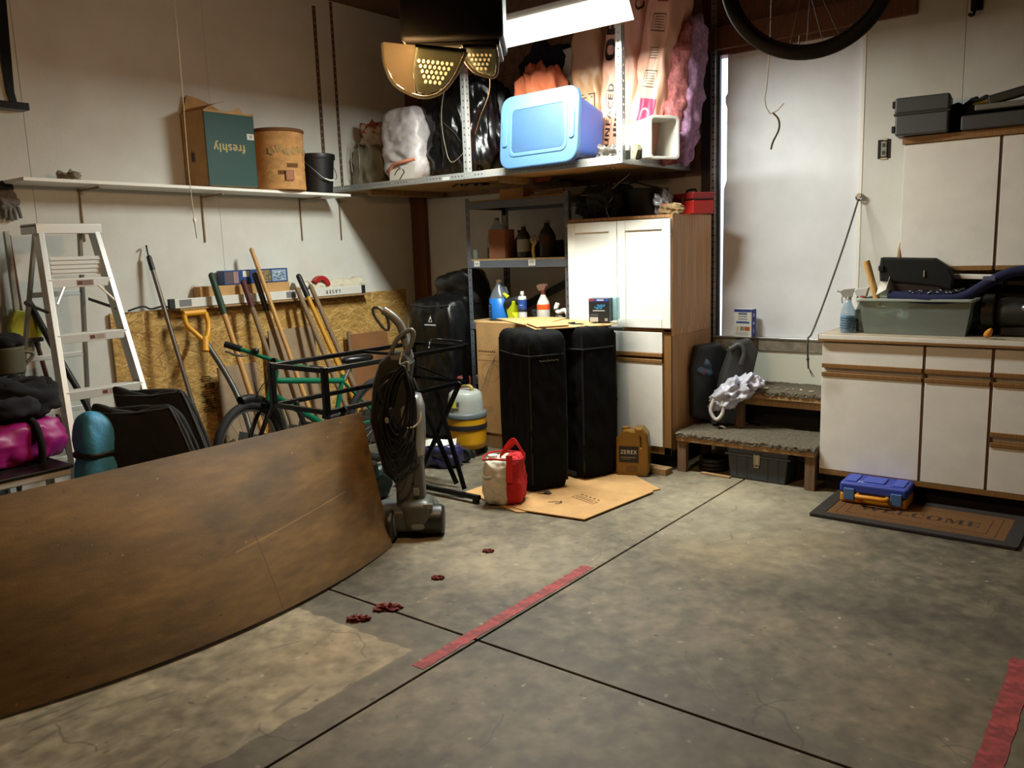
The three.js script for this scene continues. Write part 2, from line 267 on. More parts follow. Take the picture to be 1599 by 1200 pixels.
part(dr, 'drum_body', lathe([[0, 0], [.176, 0], [.18, .01], [.178, .14], [.176, .15], [.179, .16], [.181, .29], [.176, .295], [.18, .305], [.182, .40], [.186, .42], [.178, .425], [.176, .3], [.16, .29], [0, .29]], 40), M(0xffffff, .85, { map: mottle([190, 140, 84], .16, .3, 10, 91), bumpMap: bc, bumpScale: .002 }));
part(dr, 'rim_band', lathe([[.183, .40], [.1885, .405], [.189, .42], [.184, .425]], 40), M(0x6d4420, .8));
part(dr, 'torn_tape', join([0, 1, 2, 3, 4, 5, 6].map(i => mv(blob(.05, .05, .006, { n: 3, amp: .008, f: 30, seg: 14, s: i }), Math.cos(-.9 + i * .3) * .1815, .245 + .012 * Math.sin(i * 2), -Math.sin(-.9 + i * .3) * .1815, 0, Math.PI / 2 - .9 + i * .3))), M(0xa98856, .8));
print(dr, 'red_stamp', .06, .07, (c, w, h) => { fill(c, '#a06c38', 0, 0, w, h); c.strokeStyle = '#7c2418'; c.lineWidth = 6; c.strokeRect(6, 6, w - 12, h - 12); c.lineWidth = 4; for (let i = 0; i < 4; i++) { c.beginPath(); c.moveTo(14, 18 + i * 12); c.lineTo(w - 14, 20 + i * 11); c.stroke(); } }, [.1845, .1, .05], [0, Math.PI / 2 - .27, 0], 64);
for (const [a, n] of [[-.1, 3], [.25, 3]]) part(dr, 'lettering', join([0, 1, 2, 3, 4].map(i => mv(bx(-.008, .008, -.014, .014, -.0006, .0006, 0), Math.sin(Math.PI / 2 - a - i * .1) * .1805, .2 - n * .01 - (a > 0 ? .05 : 0), Math.cos(Math.PI / 2 - a - i * .1) * .1805, 0, Math.PI / 2 - a - i * .1))), M(0x6b4523, .9));
const pail = thing('black_pail', 'black plastic pail with wire handle at the right end of the wall shelf', 'pail', [-5.07, 1.915, -4.16]);
part(pail, 'pail_body', lathe([[0, 0], [.105, 0], [.108, .005], [.13, .24], [.139, .245], [.14, .28], [.134, .283], [.126, .24], [.104, .012], [0, .012]], 36), mBlack);
part(pail, 'handle', tube([[0, .245, .139], [.075, .19, .13], [.137, .1, .05], [.138, .085, -.02], [.128, .12, -.08], [0, .245, -.139]], .0028, 40, 6), mSteel);
part(pail, 'grip', tube([[.1372, .098, .045], [.1388, .087, 0], [.136, .09, -.045]], .007, 10, 8), mWhite);
single('crumpled_rag', 'small crumpled pale rag at the left end of the shelf', 'rag', blob(.16, .045, .1, { n: 2.2, amp: .02, f: 16 }), cloth(0x97907f), [-5.06, 1.935, -2.33], [0, .3, 0]);
const pc = thing('pull_cord', 'thin white pull cord hanging in front of the left wall', 'cord', [-3.8, 1.56, -2.33]);
part(pc, 'cord', tube([[0, CE - 1.56, 0], [.003, .9, -.002], [-.002, .35, .004], [0, .06, 0]], .0022, 30, 5), M(0xb9b2a2, .8));
part(pc, 'toggle', lathe([[0, .1], [.005, .098], [.007, .085], [.004, .075], [0, .074]], 12), mWhite); part(pc, 'tail', rod([0, .075, 0], [.006, 0, 0], .002), M(0x777268, .8));

// dark bracket high on the left wall, and the things hung near the left edge of the picture
const gb = thing('steel_bracket', 'dark steel door track bracket high on the left wall', 'bracket', [XL + .01, 2.33, -2.14]);
part(gb, 'upright', ext(shp([[-.05, .7], [-.012, 1.05], [.05, 1.05], [.015, .1], [.03, 0], [.0, 0], [-.022, .1]].map(([z, y]) => [z, y])), .012, .001), mBlackSteel, [0, 0, 0], [0, Math.PI / 2, 0]);
part(gb, 'foot', bx(0, .09, -.005, .035, -.055, .34, .003), mBlackSteel); part(gb, 'rail', bx(.03, .09, .02, 1.05, .12, .2, .004), mDark);
const glove = thing('work_glove', 'grey work glove hung on a nail above the ladder', 'glove', [XL + .03, 1.77, -2.06], Math.PI / 2);
part(glove, 'palm', blob(.1, .12, .04, { n: 3, amp: .012, f: 20 }), cloth(0x77736a), [0, 0, 0], [0, 0, .3]);
for (let i = 0; i < 4; i++) part(glove, 'finger', rod([-.035 + i * .022, .02, 0], [-.045 + i * .028, -.06 + .01 * Math.abs(i - 1.5), .01], .011, .009), cloth(0x6d695f));
part(glove, 'cuff', blob(.09, .05, .05, { n: 3, amp: .008, f: 20 }), cloth(0x2a2926), [-.03, .11, 0]);
const broom = thing('dustpan', 'yellow green dustpan on a pale handle hung at the left edge', 'dustpan', [XL + .05, 1.03, -2.03], Math.PI / 2);
part(broom, 'pan', ext(shp([[-.075, 0], [.075, 0], [.085, .06], [.06, .15], [-.04, .17], [-.08, .08]]), .03, .006), plastic(0xa9a52a), [0, .0, 0]);
part(broom, 'lip', bx(-.085, .085, -.018, .008, -.004, .05, .006), mDark);
part(broom, 'handle', bx(-.045, -.015, .15, .62, 0, .025, .006), painted(0xb9b2a0)); part(broom, 'handle', bx(.0, .012, .15, .6, .0, .012, .004), M(0x6d3b2c, .6), [0, 0, 0], [0, 0, .03]);

// step ladder
const mLad = M(0xd8d8d4, .38, { metalness: .35, bumpMap: bf, bumpScale: .0003 });
const lad = thing('step_ladder', 'tall aluminium step ladder standing open against the left wall', 'ladder');
const zl = y => -1.80 - .122 * y, zrt = y => -2.32 + .014 * y, xf = y => -4.15 - .36 * y, xb = y => -5.19 + .19 * y;
part(lad, 'top_cap', join([bx(-4.93, -4.735, 1.655, 1.675, -2.325, -1.975, .005), bx(-4.745, -4.733, 1.62, 1.668, -2.325, -1.975, .003), bx(-4.93, -4.735, 1.62, 1.668, -1.987, -1.975, .002), bx(-4.93, -4.735, 1.62, 1.668, -2.325, -2.313, .002)]), mLad);
for (const z of [zl, zrt]) { const s = z === zl ? 1 : -1;
  part(lad, 'front_rail', join([bar([xf(0), 0, z(0)], [xf(1.64), 1.64, z(1.64)], .006, .03, [0, 0, 1]), bar([xf(0) - .052, 0, z(0) + s * .0], [xf(1.64) - .052, 1.64, z(1.64)], .1, .004, [0, 0, 1])]), mLad);
  part(lad, 'rear_rail', bar([xb(0), 0, z(0) - s * .02], [xb(1.63), 1.63, z(1.63) - s * .03], .028, .02, [0, 0, 1]), M(0x9a968e, .45, { metalness: .7 }));
  part(lad, 'foot', bar([xf(0) - .05, .0, z(0)], [xf(.05) - .05, .05, z(.05)], .1, .03, [0, 0, 1]), mRubber);
}
part(lad, 'pail_shelf', join([slab(.27, .1, .004, 2, 2, (x, y, z) => [x, y, z]), ...Array.from({ length: 4 }, (_, i) => bx(.0, .27, .012 + i * .023, .02 + i * .023, .004, .008, 0))]), mLad, [-4.70, 1.395, -2.01], [-.5, Math.PI / 2, 0].map((q, i) => [-.0, Math.PI / 2, 0][i]));
const stepY = [1.375, 1.085, .795, .505, .215];
stepY.forEach((y, i) => {
  const s = part(lad, 'step', join([bx(xf(y) - .082, xf(y) + .004, y - .008, y, zrt(y), zl(y), .002), bx(xf(y), xf(y) + .006, y - .045, y, zrt(y), zl(y), .002), ...[0, 1, 2, 3, 4, 5].map(k => bx(xf(y) - .078 + k * .013, xf(y) - .073 + k * .013, y, y + .003, zrt(y) + .004, zl(y) - .004, 0))]), mLad);
  for (const [z, d] of [[zl(y), -1], [zrt(y), 1]]) if (i < 1) part(lad, 'brace', bar([xf(y) + .002, y - .04, z + d * .075], [xf(y - .13) - .004, y - .13, z + d * .01], .012, .008, [1, 0, 0]), mLad);
  if (i < 3) print(s, 'warning_label', .09, .03, (c, w, h) => { fill(c, i ? '#b9a79b' : '#8d6f62', 0, 0, w, h); fill(c, '#5b2a24', 6, 8, w * .3, h - 16); for (let k = 0; k < 4; k++) fill(c, '#4c443e', w * .4, 8 + k * h * .2, w * .5, 3); }, [xf(y) + .0066, y - .023, (zl(y) + zrt(y)) / 2 - .02], [0, Math.PI / 2, 0], 128);
});
for (const y of [1.29, .93, .6, .3]) part(lad, 'rear_bar', bar([xb(y), y, zl(y) - .02], [xb(y), y, zrt(y) + .02], .012, .03, [0, 1, 0]), mLad);
for (const z of [zl, zrt]) part(lad, 'spreader', bar([xf(1.2) - .04, 1.2, z(1.2)], [xb(1.25) + .01, 1.25, z(1.25)], .018, .004, [0, 0, 1]), M(0x4d4a46, .5, { metalness: .6 }));

// strand board leaning on the wall, with the ledge that its top makes
const osbTex = asTex(canvas(1024, 1024, (c, w, h) => {
  fill(c, '#b08a48', 0, 0, w, h);
  const cols = ['#bf964f', '#cda45c', '#d8b06a', '#a47c40', '#936c36', '#c69c50', '#e0bd78', '#b2894a'];
  for (let i = 0; i < 5200; i++) { c.save(); c.translate(rr(0, w), rr(0, h)); c.rotate(rnd() < .6 ? rr(-.6, .6) : rr(0, 3.14)); c.globalAlpha = rr(.35, .9); const L = rr(14, 62), t = rr(3, 13); c.fillStyle = cols[Math.floor(rnd() * 8)]; c.fillRect(-L, -t / 2, 2 * L, t); c.globalAlpha *= .5; c.fillStyle = '#4e3414'; c.fillRect(-L, t / 2, 2 * L, 1.5); c.restore(); }
}), { sx: 1.0, sy: 1.0 });
const osb = thing('strand_board', 'sheet of oriented strand board standing along the left wall', 'board', [XL + .012, 0, -5.17]);
part(osb, 'board', bx(.001, .019, .005, 1.135, 0, 2.62, .001), M(0xffffff, .7, { map: osbTex, bumpMap: osbTex, bumpScale: .002 }));
part(osb, 'ledge', bx(.0, .125, 1.136, 1.15, .5, 2.2, .003), mLumber, [0, -.014, 0]);
decal(osb, 'stamp', .16, .3, (c, w, h) => { c.strokeStyle = 'rgba(60,36,14,.85)'; c.lineWidth = 5; for (let k = 0; k < 5; k++) { const y = 20 + k * h * .18; c.strokeRect(w * .3 + (k % 2) * 20, y, w * .4, h * .1); c.beginPath(); c.moveTo(w * .2, y + h * .05); c.lineTo(w * .85, y + h * .05); c.stroke(); } }, [.0205, .52, 2.0], [0, Math.PI / 2, 0], 128);
const LG = 1.139;
const lev = thing('spirit_level', 'long white spirit level lying on the ledge behind the tool handles', 'level', [-5.135, LG, -3.76]);
part(lev, 'level_body', bx(-.012, .012, 0, .062, -.83, .83, .003), painted(0xd6d4cc, .4));
for (const s of [-1, 1]) part(lev, 'end_cap', bx(-.014, .014, -.001, .064, s * .835 - .02, s * .835 + .02, .003), mDark);
for (const z of [.74, -.12]) part(lev, 'vial_frame', bx(-.0135, .0135, .008, .056, z - .045, z + .045, .003), M(0x77777a, .4));
decal(lev, 'lettering', .32, .05, (c, w, h) => { c.translate(w / 2, h / 2); c.rotate(Math.PI); word(c, 'L A S E R', 0, 0, h * .75, '#161616'); }, [.0131, .03, -.52], [0, Math.PI / 2, 0], 512);
const cb = thing('long_carton', 'long plain brown carton lying on the ledge', 'box', [-5.19, LG + .012, -3.52]);
part(cb, 'carton', box(.085, .118, .74, .004).translate(0, .059, 0), mCard); part(cb, 'tape', bx(-.0435, .0435, .0, .1195, .3, .31, .001), mCardEdge);
const bb = thing('printed_box', 'blue printed box with a picture on the brown carton', 'box', [-5.19, LG + .131, -3.61]);
part(bb, 'carton', box(.085, .1, .54, .004).translate(0, .05, 0), painted(0x1c3f78, .45));
print(bb, 'printed_side', .53, .094, (c, w, h) => { fill(c, '#1b3d7a', 0, 0, w, h); fill(c, '#5a4a4c', 4, 6, w * .12, h - 12); fill(c, '#b08f86', w * .14, 6, w * .07, h - 12); for (let i = 0; i < 14; i++) fill(c, '#6d2f36', w * .15, 8 + i * 6, w * .05, 2); fill(c, '#d7d7d0', w * .28, 4, w * .1, h * .45); fill(c, '#8d7348', w * .5, 6, w * .22, h - 12); for (let i = 0; i < 40; i++) fill(c, ['#5f4f34', '#a88d5c', '#6f6a5a'][i % 3], w * (.5 + .2 * rnd()), 6 + rnd() * (h - 26), 14, 10); fill(c, '#8fa2b5', w * .745, 6, w * .235, h - 12); for (let i = 0; i < 30; i++) fill(c, ['#5b6f8c', '#c2cbd2', '#3e5476'][i % 3], w * (.75 + .2 * rnd()), 10 + rnd() * (h - 30), 18, 8); }, [.0432, .05, 0], [0, Math.PI / 2, 0], 512);
const pv = thing('plastic_pipe', 'thick off white plastic pipe lying on the ledge near the corner', 'pipe', [-5.185, LG + .063 + .012, -4.35]);
part(pv, 'pipe', mv(lathe([[.044, -.27], [.05, -.27], [.05, .2], [.06, .205], [.06, .27], [.052, .27], [.044, .2], [.044, -.27]], 28), 0, .0, 0, -Math.PI / 2), M(0xffffff, .45, { map: mottle([206, 198, 176], .1, .2, 6, 95) }));
single('pipe_cutter', 'red curved cutter clamped over the plastic pipe on the ledge', 'tool', ext((() => { const s = new THREE.Shape(); s.absarc(0, 0, .085, .2, 2.5, false); s.absarc(0, 0, .056, 2.5, .2, true); return s; })(), .03, .004), painted(0xa3221d, .45), [-5.15, LG + .07, -4.17], [0, Math.PI / 2, 0]);
single('torn_wrapper', 'small pale torn wrapper beside the brown carton on the ledge', 'wrapper', blob(.1, .05, .09, { n: 2.5, amp: .02, f: 22 }), M(0xc4bb95, .8), [-5.19, LG + .012, -3.98]);
single('pipe_offcut', 'short white pipe offcut on the ledge behind the shovel handles', 'pipe', rod([0, .03, -.08], [0, .03, .08], .028), M(0xd2cebf, .5), [-5.19, LG + .06, -4.03]);
single('scrap_wire', 'dark scrap wire lying on the left end of the strand board', 'wire', tube([[0, .006, -.14], [.02, .02, -.06], [-.01, .008, 0], [.02, .03, .07], [0, .008, .16]], .006, 30, 6), mDark, [XL + .05, 1.137, -2.82]);

// long-handled tools leaning on the strand board: foot in front, head against the wall
const lean = (name, label, cat, a, b) => { const t = thing(name, label, cat, a); t.userData.end = [b[0] - a[0], b[1] - a[1], b[2] - a[2]]; return t; };
const along = (t, k) => t.userData.end.map(q => q * k);
const ferrule = (t, k0, k1, r0, m, nm = 'grip') => part(t, nm, join([rod(along(t, k0), along(t, k1), r0, r0 * .95), new THREE.SphereGeometry(r0 * .95, 12, 8).translate(...along(t, k1))]), m);
let t = lean('hooked_pole', 'thin grey steel pole with a hook, leftmost of the leaning tools', 'pole', [-4.82, .02, -2.93], [-5.19, 1.5, -2.83]);
part(t, 'pole', rod([0, 0, 0], along(t, .95), .014), M(0x6a645c, .4, { metalness: .7 })); ferrule(t, .93, .985, .017, mBlack, 'socket');
part(t, 'hook', tube([along(t, .98), along(t, 1.0), [-.39, 1.53, .095], [-.36, 1.53, .11]], .006, 12, 6), mBlack);
t = lean('shovel', 'shovel with a yellow D shaped grip and a bent dark shaft', 'shovel', [-4.63, .05, -3.12], [-5.06, 1.10, -3.01]);
part(t, 'shaft', tube([[0, .12, 0], [-.12, .36, -.035], [-.25, .6, -.02], [-.37, .87, .06]], .019, 30, 10), M(0x55534f, .4, { metalness: .5 }));
part(t, 'blade', slab(.24, .32, .004, 8, 8, (x, y, z) => [x - .12, y - .3, z - .4 * (x - .12) ** 2 - .1 * y * y]), M(0x5c5a56, .5, { metalness: .7 }), [0, .24, .0], [-.35, Math.PI / 2 + .2, 0]);
part(t, 'grip', join([tube([[-.37, .86, .055], [-.405, .92, .10], [-.425, .98, .145], [-.44, 1.05, .15]], .017, 20, 8), tube([[-.37, .86, .055], [-.405, .92, .01], [-.425, .98, -.01], [-.44, 1.05, -.005]], .017, 20, 8), rod([-.44, 1.055, .155], [-.44, 1.055, -.005], .019), rod([-.35, .80, .075], [-.378, .89, .05], .025)]), plastic(0xd99a1c, .4), [0, 0, 0], [0, 0, 0], 'yellow D shaped grip');
const handles = [
  ['garden_tool', 'long wooden tool handle with a dark green grip', 'garden tool', [-4.72, .04, -3.32], [-5.090, 1.343, -3.211], .019, mHandle, .8, plastic(0x1c3a2a, .6)],
  ['garden_tool', 'worn wooden tool handle with a maroon grip', 'garden tool', [-4.76, .04, -3.6], [-5.090, 1.284, -3.455], .018, mOldWood, .86, plastic(0x4a1a1e, .6)],
  ['garden_tool', 'grey wooden tool handle with a short black grip, left of the tall orange handle', 'garden tool', [-4.8, .04, -3.72], [-5.090, 1.333, -3.553], .017, mOldWood, .8, mBlack],
  ['rake', 'tallest bare orange wooden handle, ending above the blue printed box', 'rake', [-4.66, .04, -3.72], [-5.090, 1.509, -3.543], .016, mHandle, 0, null],
  ['garden_tool', 'thick grey weathered handle, left one of the group of three', 'garden tool', [-4.66, .04, -4.07], [-5.070, 1.206, -3.900], .02, mOldWood, 0, null],
  ['garden_tool', 'yellow handle with black grip in the middle of the group of three', 'garden tool', [-4.72, .04, -4.22], [-5.090, 1.303, -3.935], .018, M(0xc98f2e, .45), .88, mBlack],
  ['garden_tool', 'brown weathered handle, right one of the group of three', 'garden tool', [-4.7, .04, -4.26], [-5.070, 1.225, -4.023], .019, mOldWood, 0, null]];
const tools = [];
for (const [nm, lb, ct, a, b, r, m, g, gm] of handles) {
  t = lean(nm, lb, ct, a, b); tools.push(t);
  part(t, 'handle', join([rod([0, 0, 0], along(t, 1), r * 1.12, r * .92), new THREE.SphereGeometry(r * .92, 12, 8).translate(...along(t, 1))]), m);
  if (g) ferrule(t, g, 1.0, r * 1.2, gm);
  part(t, 'tool_head', nm === 'rake' ? join([bar([.02, .01, -.2], [.02, .01, .2], .02, .02), ...Array.from({ length: 13 }, (_, i) => rod([.02, .0, -.19 + i * .032], [.05, -.035, -.19 + i * .032], .004, .002, 6))]) : slab(.2, .24, .004, 6, 6, (x, y, z) => [x - .1, y - .24, z - .5 * (x - .1) ** 2]), M(0x4a443c, .6, { metalness: .6 }), nm === 'rake' ? [0, 0, 0] : [0, .22, 0], nm === 'rake' ? [0, 0, 0] : [-.3, Math.PI / 2, 0]);
}
// flat offcuts leaning behind the tools
const lsheet = (nm, lb, y0, y1, z0, z1, m, off = 0) => single(nm, lb, 'board', bx(-.006, .006, y0, y1, z0, z1, .002), m, [-5.12 + off, 0, 0], [0, 0, .06]);
const mGreyBoard = M(0xffffff, .85, { map: mottle([150, 128, 102], .08, .5, 8, 97) });
lsheet('hardboard_offcut', 'small grey beige panel behind the shovel shaft', .0, .71, -3.52, -3.2, mGreyBoard, .05);
lsheet('hardboard_offcut', 'taller grey beige panel behind the three leaning handles', .0, .92, -4.08, -3.66, mGreyBoard, .03);
lsheet('particle_board', 'reddish brown panel at the right end of the strand board', .0, .81, -4.87, -4.44, M(0xffffff, .85, { map: mottle([140, 94, 56], .1, .5, 8, 98) }));
single('lath_strip', 'narrow dark wood strip at the left edge of the brown panel', 'strip', bx(-.008, .008, 0, .84, -.012, .012, .002), mOldWood, [-5.09, 0, -4.42], [0, 0, .06]);

// ---------- loft above the cabinets ----------
const LX0 = XL + .01, LX1 = -2.595, LZ0 = -4.44, LY = 1.96;
const loft = thing('storage_loft', 'hanging storage loft with a plywood deck and slotted steel edge rails', 'loft', [0, LY, 0]);
part(loft, 'deck', bx(LX0, LX1 - .004, -.016, 0, ZB + .002, LZ0 - .004, .001), M(0xffffff, .75, { map: grain([168, 128, 74], .16, .5, 1.4, 111) }));
const railZ = part(loft, 'front_rail', join([mv(slotted(LX1 - LX0, .045, .002, .03, [.004, .011]), LX0, .002, LZ0, 0, 0, -Math.PI / 2), bx(LX0, LX1, -.02, -.017, LZ0 - .04, LZ0, 0)]), mZinc);
part(loft, 'side_rail', join([mv(slotted(LZ0 - ZB - .01, .045, .002, .03, [.004, .011]), 0, .002, 0, 0, 0, 0).rotateZ(-Math.PI / 2).rotateY(Math.PI / 2).translate(LX1, 0, LZ0), bx(LX1 - .04, LX1, -.02, -.017, ZB + .01, LZ0, 0)]), mZinc);
for (const [x, n] of [[-2.612, 0], [-3.83, 1]]) part(loft, 'hanger', join([mv(slotted(CE - LY, .038, .002, .045, [.005, .012]), x, -.02, LZ0 + .002), mv(slotted(CE - LY, .038, .002, .045, [.005, .012]), x + .019, -.02, LZ0 - .017, 0, Math.PI / 2, 0)]), mZinc);
part(loft, 'hanger', mv(slotted(CE - LY, .038, .002, .045), LX1 - .02, -.02, ZB + .02), mZinc);
print(loft, 'sticker', .07, .02, (c, w, h) => { fill(c, '#d9d7cf', 0, 0, w, h); for (let i = 0; i < 9; i++) fill(c, '#77746c', 10 + i * 12, 8, 6, 12); }, [-4.02, -.003, LZ0 + .0035], [0, 0, 0], 128);
for (const x of [-4.9, -3.6]) part(loft, 'joist', bx(x, x + .04, -.06, -.016, ZB + .01, LZ0 - .06, .002), mLumber);

const LT = LY + .001;
const can = thing('clear_sack', 'greenish clear plastic sack with a wire loop at the left end of the loft', 'sack', [-5.04, LT, -4.78]);
part(can, 'sack', blob(.36, .34, .34, { n: 5, amp: .015, f: 9, ridge: .4 }), M(0x8a8670, .35, { bumpMap: bc, bumpScale: .001 }));
part(can, 'contents', blob(.26, .2, .26, { n: 3, amp: .03, f: 9 }), M(0xb9a690, .8), [.02, .3, 0]);
part(can, 'drawstring', blob(.18, .1, .1, { n: 2, amp: .03, f: 14 }), M(0x9a3e20, .7), [.0, .42, .08]);
part(can, 'wire_loop', tube([[-.12, .36, .17], [-.13, .25, .185], [-.12, .13, .185], [-.07, .1, .187], [-.04, .14, .187], [-.035, .26, .185], [-.045, .36, .17]], .003, 40, 6), mSteel);
const qb = thing('quilt_bag', 'clear white bag stuffed with a folded grey quilt, orange drawstring below', 'bag', [-4.56, LT, -4.68]);
part(qb, 'bag', blob(.40, .56, .36, { n: 4.5, amp: .009, f: 5, ridge: 1.6, seg: 70, fn: (x, y, z) => [x * (y < .12 ? .8 + y * 1.6 : 1), y, z] }), M(0xffffff, .4, { map: mottle([186, 178, 178], .18, .3, 6, 113, [1, 1.1, 1]) }));
part(qb, 'drawstring', tube([[-.15, .13, .13], [-.1, .10, .175], [-.02, .14, .195], [.08, .155, .195], [.17, .17, .16]], .012, 30, 7), M(0xc98064, .7));
print(qb, 'marked_patch', .26, .13, (c, w, h) => { fill(c, '#d3cbbf', 0, 0, w, h); c.strokeStyle = '#26221f'; c.lineWidth = 9; c.beginPath(); c.moveTo(w * .15, h * .95); c.lineTo(w * .75, h * .95); c.moveTo(w * .35, h * .9); c.lineTo(w * .6, h * .35); c.moveTo(w * .2, h * .5); c.quadraticCurveTo(w * .3, h * .1, w * .5, h * .15); c.lineTo(w * .58, h * .35); c.stroke(); }, [.05, .065, .184], [-.1, 0, 0], 256);
const bbag = thing('black_sack', 'large black plastic sack standing behind the left steel post of the loft', 'sack', [-4.14, LT, -4.86]);
part(bbag, 'sack', blob(.58, .72, .5, { n: 4, amp: .035, f: 7, ridge: .3, seg: 80 }), M(0x0e0e0f, .28));
part(bbag, 'twine', tube([[.13, .8, .3], [.02, .62, .285], [-.02, .45, .285], [.0, .25, .285], [.06, .12, .285], [.22, .2, .29]], .003, 40, 5), M(0xa39b88, .8));
part(bbag, 'wire', tube([[.0, .4, .285], [.1, .32, .29], [.17, .25, .3]], .003, 12, 5), mSteel);
const jk = thing('dark_jacket', 'dark navy garment with gold patches heaped behind the blue bin', 'garment', [-3.62, LT, -5.17]);
part(jk, 'cloth', blob(.5, .92, .3, { n: 3.8, amp: .05, f: 5, seg: 60 }), cloth(0x14151f));
for (const [x, y, s] of [[-.14, .64, .03], [-.1, .66, .022], [.12, .7, .02], [.04, .5, .02]]) part(jk, 'gold_patch', blob(s * 2, s, .01, { n: 2.4, amp: .004, f: 30, seg: 14 }), M(0xb0883c, .6), [x, y, .17]);
single('orange_sack', 'orange red cloth sack showing above the blue bin', 'sack', blob(.36, .72, .26, { n: 3, amp: .05, f: 7, ridge: .5, seg: 56, fn: (x, y, z) => [x * (1.25 - .5 * y), y, z] }), cloth(0xd8754c, .8), [-3.5, LT, -4.90]);
single('white_card', 'small pale card standing behind the orange cloth sack', 'card', bx(-.08, .08, 0, .86, -.004, .004, .002), M(0xcfc4a8, .8), [-3.33, LT, -5.06], [0, 0, .1]);
const wrp = thing('wrapped_roll', 'pale orange roll in clear wrapping, left of the dark crate', 'roll', [-3.17, LT, -5.05]);
part(wrp, 'roll', blob(.24, 1.0, .24, { n: 5, amp: .012, f: 10, ridge: .8, seg: 50 }), M(0xc99a70, .35)); print(wrp, 'symbol', .12, .12, (c, w, h) => { fill(c, '#c49a72', 0, 0, w, h); c.strokeStyle = '#3d2c20'; c.lineWidth = 8; c.strokeRect(8, 8, w - 16, h - 16); c.strokeRect(30, 30, w - 60, h - 60); }, [.03, .45, .126], [0, 0, 0], 128);
const crate = thing('dark_crate', 'dark plastic crate standing tall between the wrapped roll and the pink insulation', 'crate', [-2.965, LT, -5.14]);
part(crate, 'crate_body', bx(-.11, .11, 0, .84, -.13, .13, .012), M(0x1f211c, .6)); for (const y of [.36, .52, .68]) part(crate, 'rib', bx(-.115, .115, y, y + .03, -.135, .135, .005), M(0x2a2c26, .6));

// pink insulation in printed wrap
const wrap = (txt) => (c, w, h) => {
  c.fillStyle = '#dca187'; c.fillRect(0, 0, w, h);
  for (let i = 0; i < 90; i++) { c.globalAlpha = .12; c.fillStyle = i % 2 ? '#f3c6ae' : '#b9745c'; c.fillRect(rr(0, w), rr(0, h), rr(2, 10), rr(60, 320)); } c.globalAlpha = 1;
  txt(c, w, h);
};
const vert = (c, s, x, y, size, col, f) => { c.save(); c.translate(x, y); c.rotate(-Math.PI / 2); word(c, s, 0, 0, size, col, f); c.restore(); };
const wrapMat = d => M(0xffffff, .38, { map: asTex(canvas(512, 1400, wrap(d)), { wrap: false }) });
const insul = (label, at, w, h, d, rz, draw, sd, ry = 0) => { const q = thing('insulation_pack', label, 'insulation', at, ry); part(q, 'wrapper', blob(w, h, d, { n: 5.5, amp: .014, f: 8, ridge: .35, seg: 64, s: sd, uv: 1 }), wrapMat(draw), [0, 0, 0], [0, 0, rz]); return q; };
insul('pink insulation pack with large black lettering behind the right steel post', [-2.93, LT + .02, -4.98], .27, 1.34, .28, -.14, (c, w, h) => {
  vert(c, 'UNFACED', w * .34, h * .77, 92, '#2f211c', '600'); c.strokeStyle = '#3a2822'; c.lineWidth = 5; c.strokeRect(w * .23, h * .655, w * .2, h * .225);
  for (let i = 0; i < 9; i++) fill(c, '#3a2822', w * .52, h * (.66 + i * .024), w * .08, h * .015); vert(c, 'OR', w * .2, h * .42, 210, '#1d1512', '900'); vert(c, 'C84A', w * .87, h * .2, 120, '#33231c', '600');
}, 5);
insul('pink insulation pack with printed boxes and a crimson logo, right of the steel post', [-2.7, LT + .02, -4.9], .2, 1.36, .24, -.2, (c, w, h) => {
  fill(c, '#b3264e', w * .3, h * .72, w * .6, h * .16); c.strokeStyle = '#e7b9b5'; c.lineWidth = 12; c.beginPath(); c.arc(w * .55, h * .82, w * .15, 0, 7); c.stroke(); fill(c, '#e7b9b5', w * .4, h * .895, w * .4, 8);
  for (const [y, g] of [[.6, 1], [.49, 0], [.36, 1]]) { c.strokeStyle = '#4b3a2a'; c.lineWidth = 8; if (g) c.strokeRect(w * .35, h * y, w * .42, h * .07); for (let i = 0; i < 5; i++) fill(c, '#5b4a38', w * .4, h * (y + .01 + i * .011), w * .32, 6); }
  fill(c, '#a7392f', w * .42, h * .25, w * .36, h * .06); for (let i = 0; i < 4; i++) fill(c, '#b4473a', w * .44, h * (.16 + i * .022), w * .14, h * .014); for (let i = 0; i < 10; i++) fill(c, '#3c2f26', w * .74, h * (.06 + i * .02), w * .1, h * .013);
}, 9);
const batt = thing('insulation_batt', 'bare fluffy pink insulation batt leaning at the right end of the loft', 'insulation', [-2.555, LT, -4.98]);
part(batt, 'pink_wool', blob(.19, .86, .26, { n: 3, amp: .02, f: 9, seg: 70 }), M(0xffffff, 1, { map: mottle([214, 128, 128], .25, .2, 12, 117, [.7, 1.2, 1]), bumpMap: bFine(.06), bumpScale: .01 }), [-.02, 0, 0], [0, 0, -.13]);
part(batt, 'lilac_wool', blob(.14, .9, .22, { n: 3, amp: .018, f: 9, seg: 60, s: 4 }), M(0xffffff, 1, { map: mottle([196, 148, 186], .22, .2, 12, 119), bumpMap: bFine(.06), bumpScale: .01 }), [.06, 0, -.06], [0, 0, -.1]);

